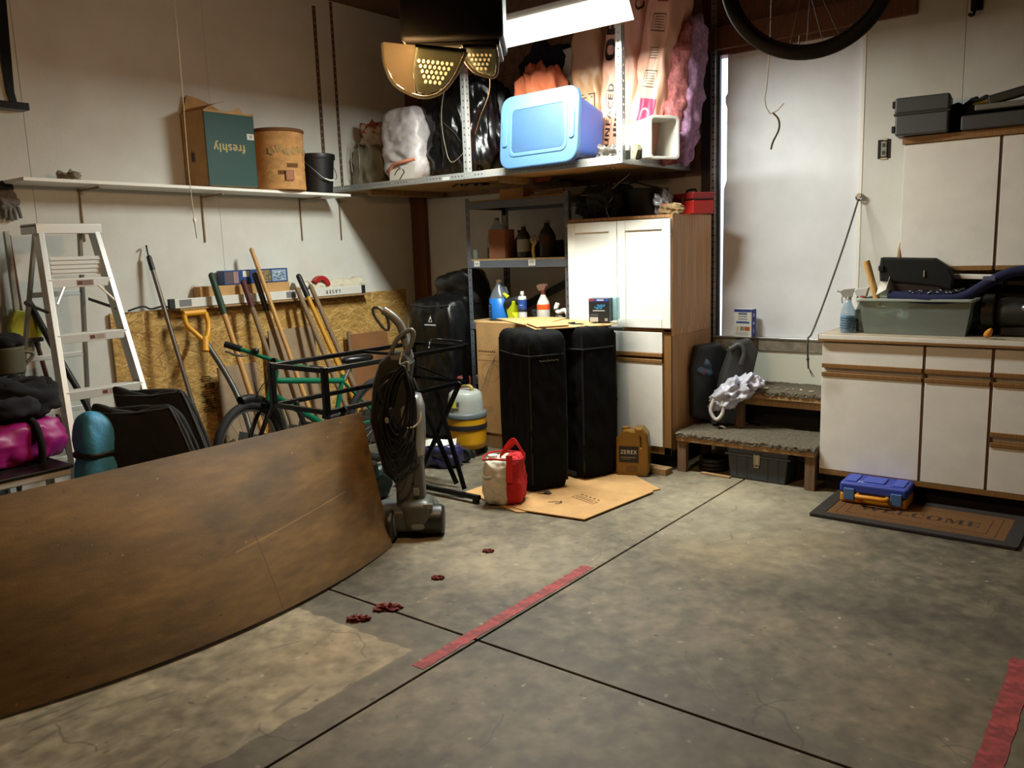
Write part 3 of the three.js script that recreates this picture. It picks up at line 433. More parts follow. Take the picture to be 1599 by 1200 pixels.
// blue bin tipped on its side, lid to the front
const bin = thing('storage_bin', 'blue plastic storage bin lying on its side on the loft, pale lid facing out', 'bin', [-3.175, LT + .02, -4.40], -.06);
const rrect = (w, h, r) => { const s = new THREE.Shape(); s.moveTo(-w / 2 + r, -h / 2); s.lineTo(w / 2 - r, -h / 2); s.quadraticCurveTo(w / 2, -h / 2, w / 2, -h / 2 + r); s.lineTo(w / 2, h / 2 - r); s.quadraticCurveTo(w / 2, h / 2, w / 2 - r, h / 2); s.lineTo(-w / 2 + r, h / 2); s.quadraticCurveTo(-w / 2, h / 2, -w / 2, h / 2 - r); s.lineTo(-w / 2, -h / 2 + r); s.quadraticCurveTo(-w / 2, -h / 2, -w / 2 + r, -h / 2); return s; };
const frustum = (w0, h0, w1, h1, r, L, t = 0) => {             // rounded box that narrows towards -z
  const g = new THREE.ExtrudeGeometry(rrect(w0, h0, r), { depth: L, bevelEnabled: false, steps: 6, curveSegments: 8 }), p = g.attributes.position;
  for (let i = 0; i < p.count; i++) { const k = p.getZ(i) / L; p.setXYZ(i, p.getX(i) * (1 + (w1 / w0 - 1) * k), p.getY(i) * (1 + (h1 / h0 - 1) * k), -p.getZ(i)); }
  const ix = g.attributes.position.array; for (let i = 0; i < ix.length; i += 9) for (let k = 0; k < 3; k++) { const a = ix[i + k]; ix[i + k] = ix[i + 3 + k]; ix[i + 3 + k] = a; }
  g.computeVertexNormals(); return g;
};
const mLid = M(0x3c5c80, .5, { bumpMap: bf, bumpScale: .0004 }), mBin = plastic(0x3a5fb0, .4);
part(bin, 'bin_body', frustum(.56, .40, .47, .32, .06, .34), mBin, [0, .215, 0]);
part(bin, 'bin_rim', ext(rrect(.595, .43, .07), .02, .004), mBin, [0, .215, -.02]);
part(bin, 'lid', join([ext(rrect(.62, .445, .09), .022, .009), mv(ext((() => { const s = rrect(.47, .31, .05); s.holes.push(rrect(.44, .28, .045)); return s; })(), .006, .003), 0, 0, .026), mv(ext(rrect(.43, .27, .04), .003, .002), 0, 0, .026)]), mLid, [0, .215, .004]);
for (const s of [-1, 1]) part(bin, 'latch', mv(ext(rrect(.035, .17, .015), .012, .004), 0, 0, 0), mLid, [s * .272, .215, .026]);
bin.rotation.x = -.10;
const tub = thing('white_tub', 'white square plastic tub lying on its side on the loft corner', 'tub', [-2.44, LT + .013, -4.68], 1.12);
{ const g = []; const W = .2, H = .235; for (const [a, b, c, d] of [[-W / 2, W / 2, -H / 2, -H / 2 + .005], [-W / 2, W / 2, H / 2 - .005, H / 2], [-W / 2, -W / 2 + .005, -H / 2, H / 2], [W / 2 - .005, W / 2, -H / 2, H / 2]]) g.push(bx(a, b, c, d, -.3, 0, .002)); g.push(bx(-W / 2, W / 2, -H / 2, H / 2, -.305, -.298, .003)); const q = join(g), p = q.attributes.position; for (let i = 0; i < p.count; i++) { const k = 1 + .25 * p.getZ(i); p.setX(i, p.getX(i) * k); p.setY(i, p.getY(i) * k); }
  part(tub, 'tub_body', q, mBrightWhite, [0, H / 2, 0]); part(tub, 'rim', (() => { const s = rrect(W + .016, H + .016, .03); s.holes.push(rrect(W - .006, H - .006, .025)); return ext(s, .008, .003); })(), mBrightWhite, [0, H / 2 - .002, -.006]); }
const clampG = [];
for (let i = 0; i < 4; i++) { const c = thing('spring_clamp', ['olive spring clamp lying upright nearest the right steel post', 'dark spring clamp against the white tub', 'small olive clamp in front of the white tub', 'grey clamp lying flat behind the loft edge rail'][i], 'clamp', [-2.585 + [.0, .075, .10, .03][i] - .03, LT + .002, -4.5 + [.0, -.03, .02, .03][i]], [.4, 1.2, -.5, 2][i], 'clamps on the loft edge');
  part(c, 'jaw', ext(shp([[-.012, 0], [.012, 0], [.03, .05], [.018, .075], [0, .05], [-.018, .075], [-.03, .05]]), .022, .003), [M(0x6b6744, .6), mDark, M(0x8a8660, .6), M(0x55554e, .6)][i], [0, 0, 0], [0, 0, [0, .3, -.2, .1][i]]); part(c, 'spring', new THREE.TorusGeometry(.012, .004, 8, 16), mSteel, [0, .035, .011]); }
single('black_case', 'small black case behind the white tub on the loft', 'case', box(.13, .17, .18, .015).translate(0, .085, 0), mBlack, [-2.71 + .02, LT, -5.2]);
single('wood_strip', 'pale planed wood strip lying along the front of the loft under the blue bin', 'strip', bx(-1.05, .0, 0, .03, -.03, .03, .003), M(0xffffff, .6, { map: grain([170, 142, 118], .14, .1, 1, 121) }), [-2.66, LT, -4.505]);
single('silver_wrap', 'crumpled silver wrapping between the blue bin and the steel post', 'wrapping', blob(.14, .1, .16, { n: 2.4, amp: .035, f: 18 }), M(0x777570, .35, { metalness: .4 }), [-2.80, LT, -4.64]);

// ---------- base and wall cabinets on the right ----------
const CZ = -4.745;
const base = thing('base_cabinet', 'white base cabinet with oak edge pulls along the right of the back wall', 'cabinet', [0, 0, CZ]);
const BX0 = -1.488, BX1 = .42;
part(base, 'carcass', bx(BX0, BX1, .115, .885, ZB - CZ + .005, -.022, .002), mMelamine);
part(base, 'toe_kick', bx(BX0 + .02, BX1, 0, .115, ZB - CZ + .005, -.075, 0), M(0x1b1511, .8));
part(base, 'bottom_rail', bx(BX0, BX1, .105, .135, -.03, -.001, .003), mOakTrim);
const cols = [[-1.486, -.962], [-.948, -.645], [-.631, -.15], [-.136, .415]];
function front(name, x0, x1, y0, y1, top, bot) {
  const p = part(base, name, bx(x0, x1, y0, y1, -.02, 0, .002), mMelamine);
  if (top) part(p, 'edge_pull', bx(x0, x1, y1 - .002, y1 + .022, -.02, .006, .004), mOakTrim);
  if (bot) part(p, 'edge_pull', bx(x0, x1, y0 - .024, y0 + .002, -.02, .006, .004), mOakTrim);
}
for (const [x0, x1] of cols.slice(0, 2)) { front('drawer', x0, x1, .752, .872, 0, 1); front('door', x0, x1, .137, .682, 1, 0); }
for (const [x0, x1] of cols.slice(2)) { front('drawer', x0, x1, .752, .872, 0, 1); front('drawer', x0, x1, .445, .682, 1, 1); front('drawer', x0, x1, .137, .37, 1, 0); }
for (const x of [-.955, -.638, -.143]) part(base, 'divider', bx(x - .007, x + .007, .13, .88, -.02, -.003, .001), M(0x5a3e22, .7));
const top = thing('worktop', 'oak edged white worktop on the base cabinet at the right', 'worktop', [0, .885, CZ]);
part(top, 'top_sheet', bx(BX0 - .012, BX1, .003, .034, ZB - CZ + .005, .018, .002), M(0xffffff, .5, { map: mottle([176, 160, 136], .12, .5, 10, 201) }));
part(top, 'front_edge', bx(BX0 - .012, BX1, .010, .032, .018, .024, .001), mMelamine); part(top, 'oak_lip', bx(BX0 - .012, BX1, -.004, .010, .016, .026, .002), mOakTrim);
part(top, 'side_edge', bx(BX0 - .016, BX0 - .012, -.004, .034, ZB - CZ + .02, .024, .001), mOakTrim);
const UZ = -5.05, up = thing('wall_cabinet', 'white wall cabinet with oak strips hung above the worktop', 'cabinet', [0, 1.262, UZ]);
part(up, 'carcass', bx(-1.168, .42, .012, .70, ZB - UZ + .003, -.02, .002), mMelamine);
part(up, 'top_board', bx(-1.178, .42, .685, .723, ZB - UZ + .003, .012, .003), mOakTrim);
for (const [x0, x1] of [[-1.168, -.708], [-.694, -.24], [-.226, .415]]) { const d = part(up, 'door', bx(x0, x1, .018, .683, -.02, 0, .002), mMelamine); part(d, 'edge_pull', bx(x0, x1, -.006, .018, -.02, .006, .004), mOakTrim); }
for (const x of [-.701, -.233]) part(up, 'divider', bx(x - .007, x + .007, .0, .69, -.02, -.004, .001), M(0x4a3420, .7));
part(up, 'light_shelf', bx(-1.168, .42, -.05, -.012, -.30, -.24, .003), mLumber);

// what stands on the wall cabinet
const UT = 1.986;
const gt = thing('grey_toolbox', 'grey plastic toolbox on top of the wall cabinet', 'toolbox', [-1.085, UT, -5.08], .12);
part(gt, 'box_body', box(.26, .115, .2, .012).translate(0, .06, 0), plastic(0x55585a, .55)); part(gt, 'lid', box(.268, .085, .208, .014).translate(0, .158, 0), plastic(0x4c4f52, .55));
part(gt, 'ridge', bx(-.137, .137, .108, .118, -.107, .107, .003), plastic(0x3c3e40, .55)); for (const y of [.02, .15]) part(gt, 'corner_clip', bx(-.146, -.128, y, y + .035, .06, .1, .004), mDark);
const pt = thing('dark_tray', 'dark flat tray with pale slotted edge on the wall cabinet', 'tray', [-.68, UT, -5.12]);
part(pt, 'tray_body', box(.42, .075, .22, .01).translate(0, .038, 0), plastic(0x3c3d3c, .6)); part(pt, 'upper_tray', box(.36, .03, .2, .008).translate(.03, .11, 0), plastic(0x6b675f, .7)); for (let i = 0; i < 3; i++) part(pt, 'divider', bx(.1 + i * .02, .106 + i * .02, .01, .066, .1, .113, .001), mGreySteel);
single('black_bundle', 'dark bundle heaped behind the grey toolbox', 'bundle', blob(.3, .17, .2, { n: 2.6, amp: .03, f: 9 }), mBlackCloth, [-.87, UT, -5.2]);
const gun = thing('caulking_gun', 'long dark green tool lying across the dark tray', 'tool', [-.72, UT + .126, -5.1]);
part(gun, 'barrel', bar([-.06, .02, 0], [.22, .075, 0], .05, .045, [0, 0, 1], .012), plastic(0x23261d, .5)); part(gun, 'nozzle', rod([-.06, .02, 0], [-.13, .01, .01], .012, .005), M(0x8f7d2a, .5));
const hk = thing('wall_hook', 'dark iron hook fixed high on the back wall', 'hook', [-.9, 2.62, ZB]);
part(hk, 'plate', bx(-.03, .03, .03, .13, .001, .012, .003), mBlackSteel); part(hk, 'hook', tube([[0, .1, .012], [.0, .04, .05], [-.01, 0, .05], [-.03, .01, .04]], .009, 16, 8), mBlackSteel);
const ol = thing('outlet', 'bare black outlet without a cover plate beside the doorway', 'outlet', [-1.35, 1.962, ZB]);
part(ol, 'wall_box', bx(-.036, .036, -.055, .055, -.0, .003, .001), M(0x17130f, .8)); part(ol, 'receptacle', bx(-.016, .016, -.045, .045, .003, .012, .004), M(0x8b867a, .5)); for (const y of [-.022, .022]) part(ol, 'socket', bx(-.009, .009, y - .011, y + .011, .012, .014, .002), M(0x3a352d, .6));
part(ol, 'strap', bx(-.006, .02, .05, .06, .003, .01, .002), mSteel); part(ol, 'strap', bx(-.02, .02, -.06, -.05, .003, .008, .002), mSteel);
const rh = thing('rope_hook', 'round metal eye with a grey cord at the right of the doorway', 'rope', [-1.475, 1.69, ZB + .02]);
part(rh, 'eye', new THREE.TorusGeometry(.018, .006, 10, 20), mSteel, [0, 0, .01]); part(rh, 'boss', rod([0, .01, -.02], [0, .01, .02], .014), mSteel);
part(rh, 'cord', tube([[0, -.01, .02], [-.03, -.3, .2], [-.062, -.6, .42], [-.085, -.77, .55], [-.073, -.8, .66], [-.07, -.93, .655], [-.065, -.965, .66]], .0055, 60, 7), M(0x4d4943, .85)); part(rh, 'frayed_end', join([0, 1, 2, 3].map(i => rod([-.065, -.955, .66], [-.045 + i * .006, -1.01, .662], .0018, .001, 5))), M(0x5a554c, .9));
part(rh, 'knot', new THREE.SphereGeometry(.009, 10, 8), M(0x3d3a35, .9), [-.071, -.91, .657]);

// bicycle wheel and a cord hung from the ceiling
const WH = thing('bicycle_wheel', 'bicycle wheel with black tyre hung near the ceiling before the doorway', 'wheel', [-1.225, 2.535, -3.6], .45);
part(WH, 'tyre', new THREE.TorusGeometry(.325, .025, 12, 72), mRubber); part(WH, 'rim', new THREE.TorusGeometry(.298, .011, 8, 72), M(0x2a2a2b, .4, { metalness: .6 }));
for (let i = 0; i < 28; i++) { const a = i / 28 * 6.2832, b = a + (i % 2 ? .5 : -.5); part(WH, 'spoke', rod([Math.cos(b) * .02, Math.sin(b) * .02, i % 4 < 2 ? .025 : -.025], [Math.cos(a) * .298, Math.sin(a) * .298, 0], .0014, .0014, 5), M(0x4b4845, .4, { metalness: .7 })); }
part(WH, 'hub', rod([0, 0, -.04], [0, 0, .04], .02), mSteel); part(WH, 'valve', rod([-.03, -.29, 0], [-.028, -.25, 0], .003), M(0x3c2c1c, .6)); part(WH, 'hanging_strap', tube([[0, .32, .03], [0, .6, .01], [0, CE - 2.535, 0]], .006, 10, 6), mDark);
const dc = thing('hanging_string', 'thin string with a tied twig hanging before the doorway panel', 'string', [-1.38, 1.84, -3.6]);
part(dc, 'string', tube([[0, CE - 1.84, 0], [.003, .6, 0], [-.008, .3, 0], [-.018, .2, .0], [.015, .145, 0], [.065, .185, 0]], .0022, 40, 5), M(0xb3a88e, .8));
part(dc, 'twig', tube([[.02, .15, 0], [.045, .12, .004], [.045, .08, 0], [.02, .03, 0], [.012, 0, 0]], .004, 20, 6), M(0x5f563e, .9));

// what stands on the worktop
const WT = .9195;
const sprayer = (name, label, [x, y, z], turn, liquid, body, level, trig, band, ring = trig) => {
  const s = thing(name, label, 'bottle', [x, y, z], turn);
  part(s, 'bottle', lathe([[0, 0], [.036, 0], [.04, .006], [.04, .1], [.036, .13], [.018, .17], [.015, .19], [0, .19]], 24), M(body, .15, { transmission: .8, thickness: 0 }));
  part(s, 'liquid', lathe([[0, .004], [.034, .004], [.037, .01], [.037, level], [0, level]], 24), M(liquid, .3));
  if (band) part(s, 'label', lathe([[.0405, band[0]], [.0412, band[0]], [.0412, band[1]], [.0405, band[1]]], 24), M(band[2], .5));
  part(s, 'collar', rod([0, .186, 0], [0, .206, 0], .017, .016), ring); part(s, 'head', ext(shp([[-.03, 0], [.018, 0], [.022, .02], [.03, .045], [-.028, .04], [-.045, .03]]), .022, .003), trig, [0, .204, -.011]);
  part(s, 'trigger', tube([[-.03, .215, 0], [-.036, .19, 0], [-.03, .165, 0]], .005, 10, 6), trig); part(s, 'nozzle', rod([-.04, .235, 0], [-.06, .237, 0], .009, .007), trig); return s;
};
const s1 = sprayer('spray_bottle', 'clear spray bottle half full of blue liquid at the worktop corner', [-1.385, WT, -4.86], .3, 0x1f6f9e, 0xd3e2ea, .095, M(0xb6b6b4, .5), null);
for (let i = 0; i < 5; i++) part(s1, 'measure_ring', new THREE.TorusGeometry(.0405, .0018, 6, 24), M(0x1c4c6a, .4), [0, .03 + i * .014, 0], [Math.PI / 2, 0, 0]);
sprayer('spray_bottle', 'second spray bottle with red collar just behind the corner bottle', [-1.325, WT, -4.93], -.1, 0x2e6f8c, 0xc8ccca, .085, M(0xb9b6ae, .5), [.06, .125, 0x6b6a58], M(0xb52c26, .5));
const cbn = thing('clear_bin', 'clear plastic bin full of odds and ends on the worktop', 'bin', [-1.04, WT, -4.99]);
{ const W = .56, D = .32, H = .185, m = new THREE.MeshPhysicalMaterial({ color: 0xc9d2cc, roughness: .35, transmission: .8, thickness: 0 });
  const g = []; for (const q of [bx(-W / 2, W / 2, 0, .004, -D / 2, D / 2, .001), bx(-W / 2, W / 2, 0, H, D / 2 - .003, D / 2, .001), bx(-W / 2, W / 2, 0, H, -D / 2, -D / 2 + .003, .001), bx(-W / 2, -W / 2 + .003, 0, H, -D / 2, D / 2, .001), bx(W / 2 - .003, W / 2, 0, H, -D / 2, D / 2, .001)]) g.push(q);
  const q = join(g), p = q.attributes.position; for (let i = 0; i < p.count; i++) { const k = .9 + .1 * p.getY(i) / H; p.setX(i, p.getX(i) * k); p.setZ(i, p.getZ(i) * k); } q.computeVertexNormals();
  part(cbn, 'bin_body', q, m); const s = rrect(W + .03, D + .03, .03); s.holes.push(rrect(W - .012, D - .012, .025)); part(cbn, 'rim', ext(s, .008, .003), M(0xb9c2ba, .35, { transmission: .3, thickness: 0 }), [0, H, 0], [-Math.PI / 2, 0, 0]); }
const odd = [['green_packet', 'green packet inside the clear bin, left end', 'packet', 0x8fa370, -.19, .02, .1], ['grey_packet', 'grey packet inside the clear bin, middle', 'packet', 0x9aa3a0, -.04, .03, .1], ['slate_packet', 'slate coloured packet inside the clear bin, right half', 'packet', 0x848c8f, .1, .02, .11], ['red_packet', 'dull red packet low inside the clear bin, right end', 'packet', 0xa86a62, .19, .005, .07]];
for (const [nm, lb, ct, c, dx, dy, h] of odd) single(nm, lb, ct, blob(.13, h, .2, { n: 3, amp: .012, f: 18, s: dx * 40, seg: 26 }), M(c, .6), [-1.04 + dx * .95, WT + .006 + dy, -4.99]);
single('white_sachet', 'small white sachet against the front of the clear bin', 'sachet', blob(.06, .02, .03, { n: 3, amp: .005, f: 30, seg: 20 }), M(0xdedbd0, .6), [-1.205, WT + .13, -4.875]);
const mal = thing('wooden_mallet', 'pale wooden mallet handle sticking out of the clear bin', 'mallet', [-1.225, WT + .1, -4.93]);
part(mal, 'handle', rod([0, 0, 0], [-.085, .3, .02], .017, .0195, 14), M(0xffffff, .45, { map: grain([206, 164, 102], .12, .06, .8, 211) })); part(mal, 'head', rod([-.04, -.03, .0], [.05, -.03, -.02], .03), mHandle);
const fn = thing('white_funnel', 'white paper cone lying on the clear bin behind the mallet handle', 'funnel', [-1.175, WT + .195, -4.96]);
part(fn, 'cone', lathe([[.004, 0], [.062, .12], [.060, .122], [.0, .006]], 4), mBrightWhite, [.05, .01, .02], [.3, .5, .9]); part(fn, 'folded_sheet', slab(.12, .1, .004, 6, 6, (x, y, z) => [x, y, z + .03 * Math.sin(x * 26)]), mWhite, [-.02, -.005, .03], [-.8, .1, .1]);
const pc2 = thing('power_tool_case', 'black soft tool case lying on the clear bin', 'case', [-1.065, WT + .3, -4.97], .12);
part(pc2, 'case_body', ext(shp([[-.16, 0], [.11, -.03], [.175, -.05], [.18, .0], [.16, .045], [.09, .095], [-.16, .105], [-.165, .06]]), .13, .012), cloth(0x1a1a17), [0, 0, -.065]); part(pc2, 'band', bx(-.18, -.15, .045, .075, -.07, .085, .006), mBlack); part(pc2, 'zip_tab', bx(.045, .052, .01, .045, .078, .082, .001), M(0x9b8f78, .5)); part(pc2, 'lining', bx(-.13, .14, -.075, -.02, -.06, .07, .012), M(0x2c1b1a, .8), [0, -.0, 0]);
single('brush_tip', 'pointed bristle brush tip standing behind the black tool case', 'brush', lathe([[0, 0], [.012, .0], [.015, .03], [.011, .07], [.003, .11], [0, .112]], 14), M(0x9a7448, .8), [-1.17, WT + .385, -5.06]);
single('support_block', 'dark foam block under the black tool case', 'block', blob(.3, .12, .14, { n: 4, amp: .01, f: 12, seg: 30 }), M(0x17130f, .9), [-1.04, WT + .185, -5.0]);
const bl = thing('blue_strap', 'dark blue ratchet strap strewn over the clear bin to the right', 'strap', [0, 0, 0]);
part(bl, 'webbing', join([tube([[-1.17, 1.135, -4.86], [-1.05, 1.118, -4.84], [-.9, 1.112, -4.84], [-.8, 1.13, -4.86], [-.7, 1.2, -4.9], [-.6, 1.25, -4.93], [-.45, 1.27, -4.95]], .026, 60, 8), tube([[-1.14, 1.14, -4.9], [-1.0, 1.13, -4.9], [-.86, 1.135, -4.9]], .02, 30, 8)]), cloth(0x1c2046));
part(bl, 'buckle', bx(-.72, -.66, 1.19, 1.215, -4.88, -4.85, .005), M(0x565a78, .4), [0, .02, .02]); part(bl, 'clips', join([0, 1, 2, 3, 4, 5].map(i => mv(new THREE.TorusGeometry(.014, .003, 6, 14), -1.06 + i * .045, 1.15 + .006 * (i % 2), -4.87, 1.2, i, 0))), mSteel);
single('coiled_cable', 'tangle of dark cables on the clear bin behind the blue strap', 'cable', join([0, 1, 2, 3].map(i => tube(Array.from({ length: 12 }, (_, k) => [-.88 + .12 * Math.cos(k * 1.1 + i), 1.13 + .03 * Math.sin(k * 2 + i) + i * .008, -5.0 + .07 * Math.sin(k * 1.1 + i)]), .007, 60, 6))), mDark);
single('plastic_trim', 'white plastic trim piece lying behind the black tool case under the wall cabinet', 'slat', bx(-.13, .13, 0, .025, -.03, .03, .004), mBrightWhite, [-.80, 1.212, -5.02], [0, 0, -.03]);
const shelf2 = thing('parts_organizer', 'dark parts organizer under the wall cabinet behind the clutter', 'organizer', [-.8, WT, -5.27]); part(shelf2, 'organizer_body', bx(-.36, 1.1, 0, .29, -.07, .0, .006), M(0x14110e, .8)); for (let i = 0; i < 6; i++) part(shelf2, 'drawer', bx(-.34 + i * .16, -.2 + i * .16, .2, .27, 0, .01, .003), M(0x241d18, .6));
const gr = thing('bench_grinder', 'dark bench grinder at the right end of the worktop', 'grinder', [-.56, WT, -4.98]);
part(gr, 'motor', mv(lathe([[0, -.1], [.07, -.1], [.08, -.06], [.08, .06], [.07, .1], [0, .1]], 24), 0, .12, 0, 0, 0, Math.PI / 2), M(0x232622, .5)); part(gr, 'foot', bx(-.08, .08, 0, .05, -.06, .06, .01), mDark);
for (const s of [-1, 1]) { part(gr, 'guard', mv(new THREE.CylinderGeometry(.095, .095, .05, 28), s * .14, .12, 0, 0, 0, Math.PI / 2), M(0x1c1e1b, .5)); part(gr, 'wheel', mv(new THREE.CylinderGeometry(.075, .075, .056, 24), s * .14, .12, .012, 0, 0, Math.PI / 2), M(0x4a4a47, .8)); } part(gr, 'cap', new THREE.SphereGeometry(.02, 12, 10), mSteel, [.03, .15, .08]);
single('black_sack', 'black soft sack between the clear bin and the grinder', 'sack', blob(.16, .2, .24, { n: 3, amp: .02, f: 10 }), cloth(0x10100f), [-.72, WT, -5.04]);
single('orange_plug', 'small orange plug lying at the front of the worktop', 'plug', lathe([[0, 0], [.016, 0], [.018, .02], [.013, .045], [.009, .055], [0, .056]], 14), plastic(0xc98428, .5), [-.68, WT + .016, -4.79], [1.2, .7, -.6]);

// ---------- steps below the doorway ----------
const st = thing('carpeted_steps', 'two carpet covered wooden steps below the doorway', 'steps', [0, 0, 0]);
const tread = (y, z0, z1, x0, x1) => {
  const t = part(st, 'tread', bx(x0, x1, y - .055, y - .015, z0, z1, .004), mLumber);
  part(t, 'carpet', keepWave(bxGrid(x0 - .004, x1 + .002, y - .016, y + .004, z0, z1 + .008)), mCarpet); return t;
};
function bxGrid(x0, x1, y0, y1, z0, z1) { return new THREE.BoxGeometry(x1 - x0, y1 - y0, z1 - z0, 120, 3, 16).translate((x0 + x1) / 2, (y0 + y1) / 2, (z0 + z1) / 2); }
function keepWave(g) { const p = g.attributes.position, zmax = (g.computeBoundingBox(), g.boundingBox.max.z); for (let i = 0; i < p.count; i++) { const x = p.getX(i), z = p.getZ(i), y = p.getY(i), e = z > zmax - .01 ? 1 : 0; p.setXYZ(i, x, y + .003 * n3(x * 30, z * 30, y * 20) - e * (.008 + .007 * n3(x * 25, 1, 0)), z + e * .006 * n3(x * 60, y * 50, 2)); } g.computeVertexNormals(); return g; }
tread(.258, -5.12, -4.70, -2.375, -1.50); tread(.515, -5.35, -5.02, -2.13, -1.50);
for (const [x, z, y] of [[-2.345, -4.735, .2], [-1.53, -4.735, .2], [-2.345, -5.08, .2], [-1.53, -5.08, .46], [-2.1, -5.3, .46], [-1.53, -5.3, .46], [-2.1, -5.06, .46]]) part(st, 'leg', bx(x - .03, x + .03, 0, y, z - .02, z + .02, .003), M(0xffffff, .85, { map: grain([110, 84, 60], .25, .1, .7, 221) }));
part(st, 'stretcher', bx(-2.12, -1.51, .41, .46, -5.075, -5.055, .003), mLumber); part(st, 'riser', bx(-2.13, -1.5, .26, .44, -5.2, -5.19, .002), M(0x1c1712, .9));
const tb = thing('toolbox', 'dark grey toolbox with a steel clasp under the lower step', 'toolbox', [-1.86, .001, -4.85], 0);
part(tb, 'box_body', (() => { const q = flat(box(.375, .15, .2, .01).translate(0, .075, 0)), p = q.attributes.position; for (let i = 0; i < p.count; i++) p.setX(i, p.getX(i) * (.93 + .5 * p.getY(i))); q.computeVertexNormals(); return q; })(), plastic(0x3d4247, .5));
part(tb, 'lid', box(.385, .045, .2, .012).translate(0, .176, 0), plastic(0x454a50, .5)); part(tb, 'lip', bx(-.205, .205, .148, .158, -.105, .106, .003), plastic(0x565c62, .45));
part(tb, 'clasp', join([bx(-.02, .02, .1, .165, .101, .108, .003), bx(-.014, -.008, .085, .172, .106, .112, .002), bx(.008, .014, .085, .172, .106, .112, .002), rod([-.015, .09, .108], [.015, .09, .108], .006)]), M(0xb5ae98, .35, { metalness: .7 })); for (const x of [-.13, -.065, .065, .13]) part(tb, 'rib', bx(x - .004, x + .004, .02, .14, .097, .103, .002), plastic(0x363b40, .5));
single('dark_hose', 'coil of dark hose in the shade left under the steps', 'hose', join([0, 1, 2].map(i => mv(new THREE.TorusGeometry(.085 - i * .004, .014, 8, 30), 0, .016 + i * .026, 0, Math.PI / 2))), mDark, [-2.2, 0, -4.88]);
single('grey_trowel', 'grey metal trowel in the shade right under the steps', 'trowel', join([slab(.13, .06, .004, 4, 2, (x, y, z) => [x, y, z]), rod([.13, .03, 0], [.22, .06, -.02], .012)]), M(0x77736c, .5, { metalness: .5 }), [-1.68, .12, -4.92], [-.6, .2, 0]);
single('wood_scrap', 'thin wood scrap on the floor under the steps', 'scrap', bar([0, .006, 0], [.2, .006, .01], .03, .01, [0, 1, 0]), mLumber, [-2.22, 0, -4.74]);
for (let i = 0; i < 7; i++) single('paint_chip', ['leftmost','second from the left','third from the left','middle','third from the right','second from the right','rightmost'][i] + ' of the tan paint chips lying on the upper step', 'chip', ext(shp([[0, 0], [rr(.02, .035), .004], [rr(.02, .03), .016], [.004, rr(.012, .02)]]), .002, 0), M(0xb9a283, .8), [-1.98 + i * .055 + rr(-.02, .02), .522, -5.05 - rr(0, .06)], [-Math.PI / 2 + rr(-.2, .2), 0, rr(0, 3)], 'paint chips on the upper step');
single('paper_scrap', 'folded paper scrap on the lower step', 'scrap', slab(.07, .03, .001, 6, 2, (x, y, z) => [x, y, z + .006 * Math.sin(x * 90)]), M(0xa89880, .8), [-2.2, .27, -4.93], [-Math.PI / 2, 0, -.2]);
single('metal_ruler', 'thin metal strip on the upper step beside the plastic bag', 'strip', bx(-.07, .07, 0, .004, -.008, .008, .001), mAlu, [-2.04, .524, -5.06]);
const angle = thing('angle_iron', 'dark steel bars leaning at the right end of the steps', 'bar', [-1.56, .522, -5.2]); for (const d of [0, .03]) part(angle, 'bar', bar([d - .06, .0, 0], [d + .06, .24, -.02], .015, .015, [0, 0, 1]), mDark);
const jug = thing('plastic_case', 'black folded plastic case wedged between the cabinet and the steps', 'case', [-2.29, .27, -5.05], .5);
part(jug, 'case_half', ext(shp([[-.14, .06], [.04, 0], [.09, .1], [.11, .42], [.03, .5], [-.1, .49], [-.15, .36]]), .1, .02), plastic(0x1f2122, .5), [-.02, 0, -.1], [0, .4, 0]);
part(jug, 'case_lid', ext(shp([[-.05, 0], [.06, 0], [.13, .3], [.15, .47], [.1, .53], [.02, .5], [-.03, .3]]), .06, .02), plastic(0x3a3b3b, .5), [.06, .02, .03], [0, .2, -.1]); part(jug, 'blue_lining', blob(.1, .12, .06, { n: 2.4, amp: .02, f: 20, seg: 24 }), M(0x35475c, .6), [-.06, .3, .03]); part(jug, 'red_tab', bx(-.07, -.05, .33, .36, .06, .07, .002), M(0x93302a, .6));
part(jug, 'handle', tube([[.1, .5, .1], [.16, .53, .11], [.19, .48, .11], [.17, .4, .1]], .014, 20, 8), plastic(0x4c4c4b, .5));
const pb = thing('plastic_bag', 'crumpled white plastic bag hanging off the upper step', 'bag', [-2.12, .40, -4.97], .2);
part(pb, 'bag_body', blob(.2, .2, .12, { n: 2.5, amp: .03, f: 12, ridge: .8, seg: 60, fn: (x, y, z) => [x + (y - .08) * .75, y, z] }), M(0xd6d6e4, .35, { transmission: .25, thickness: 0 })); part(pb, 'bag_tail', blob(.13, .06, .06, { n: 2.2, amp: .02, f: 20, ridge: .6, seg: 36 }), M(0xd3cfe0, .35), [.13, .13, 0], [0, 0, .1]);
part(pb, 'loop_handle', tube([[-.1, .06, .05], [-.12, -.02, .06], [-.085, -.075, .06], [-.045, -.03, .055], [-.05, .05, .05]], .012, 30, 8), M(0xcfcac2, .4));
const sbx = thing('small_carton', 'white and blue printed carton on the doorway sill', 'box', [-2.18, .816, -5.32], -.12);
part(sbx, 'carton', box(.13, .19, .06, .003).translate(0, .095, 0), painted(0xd8d7d2, .5));
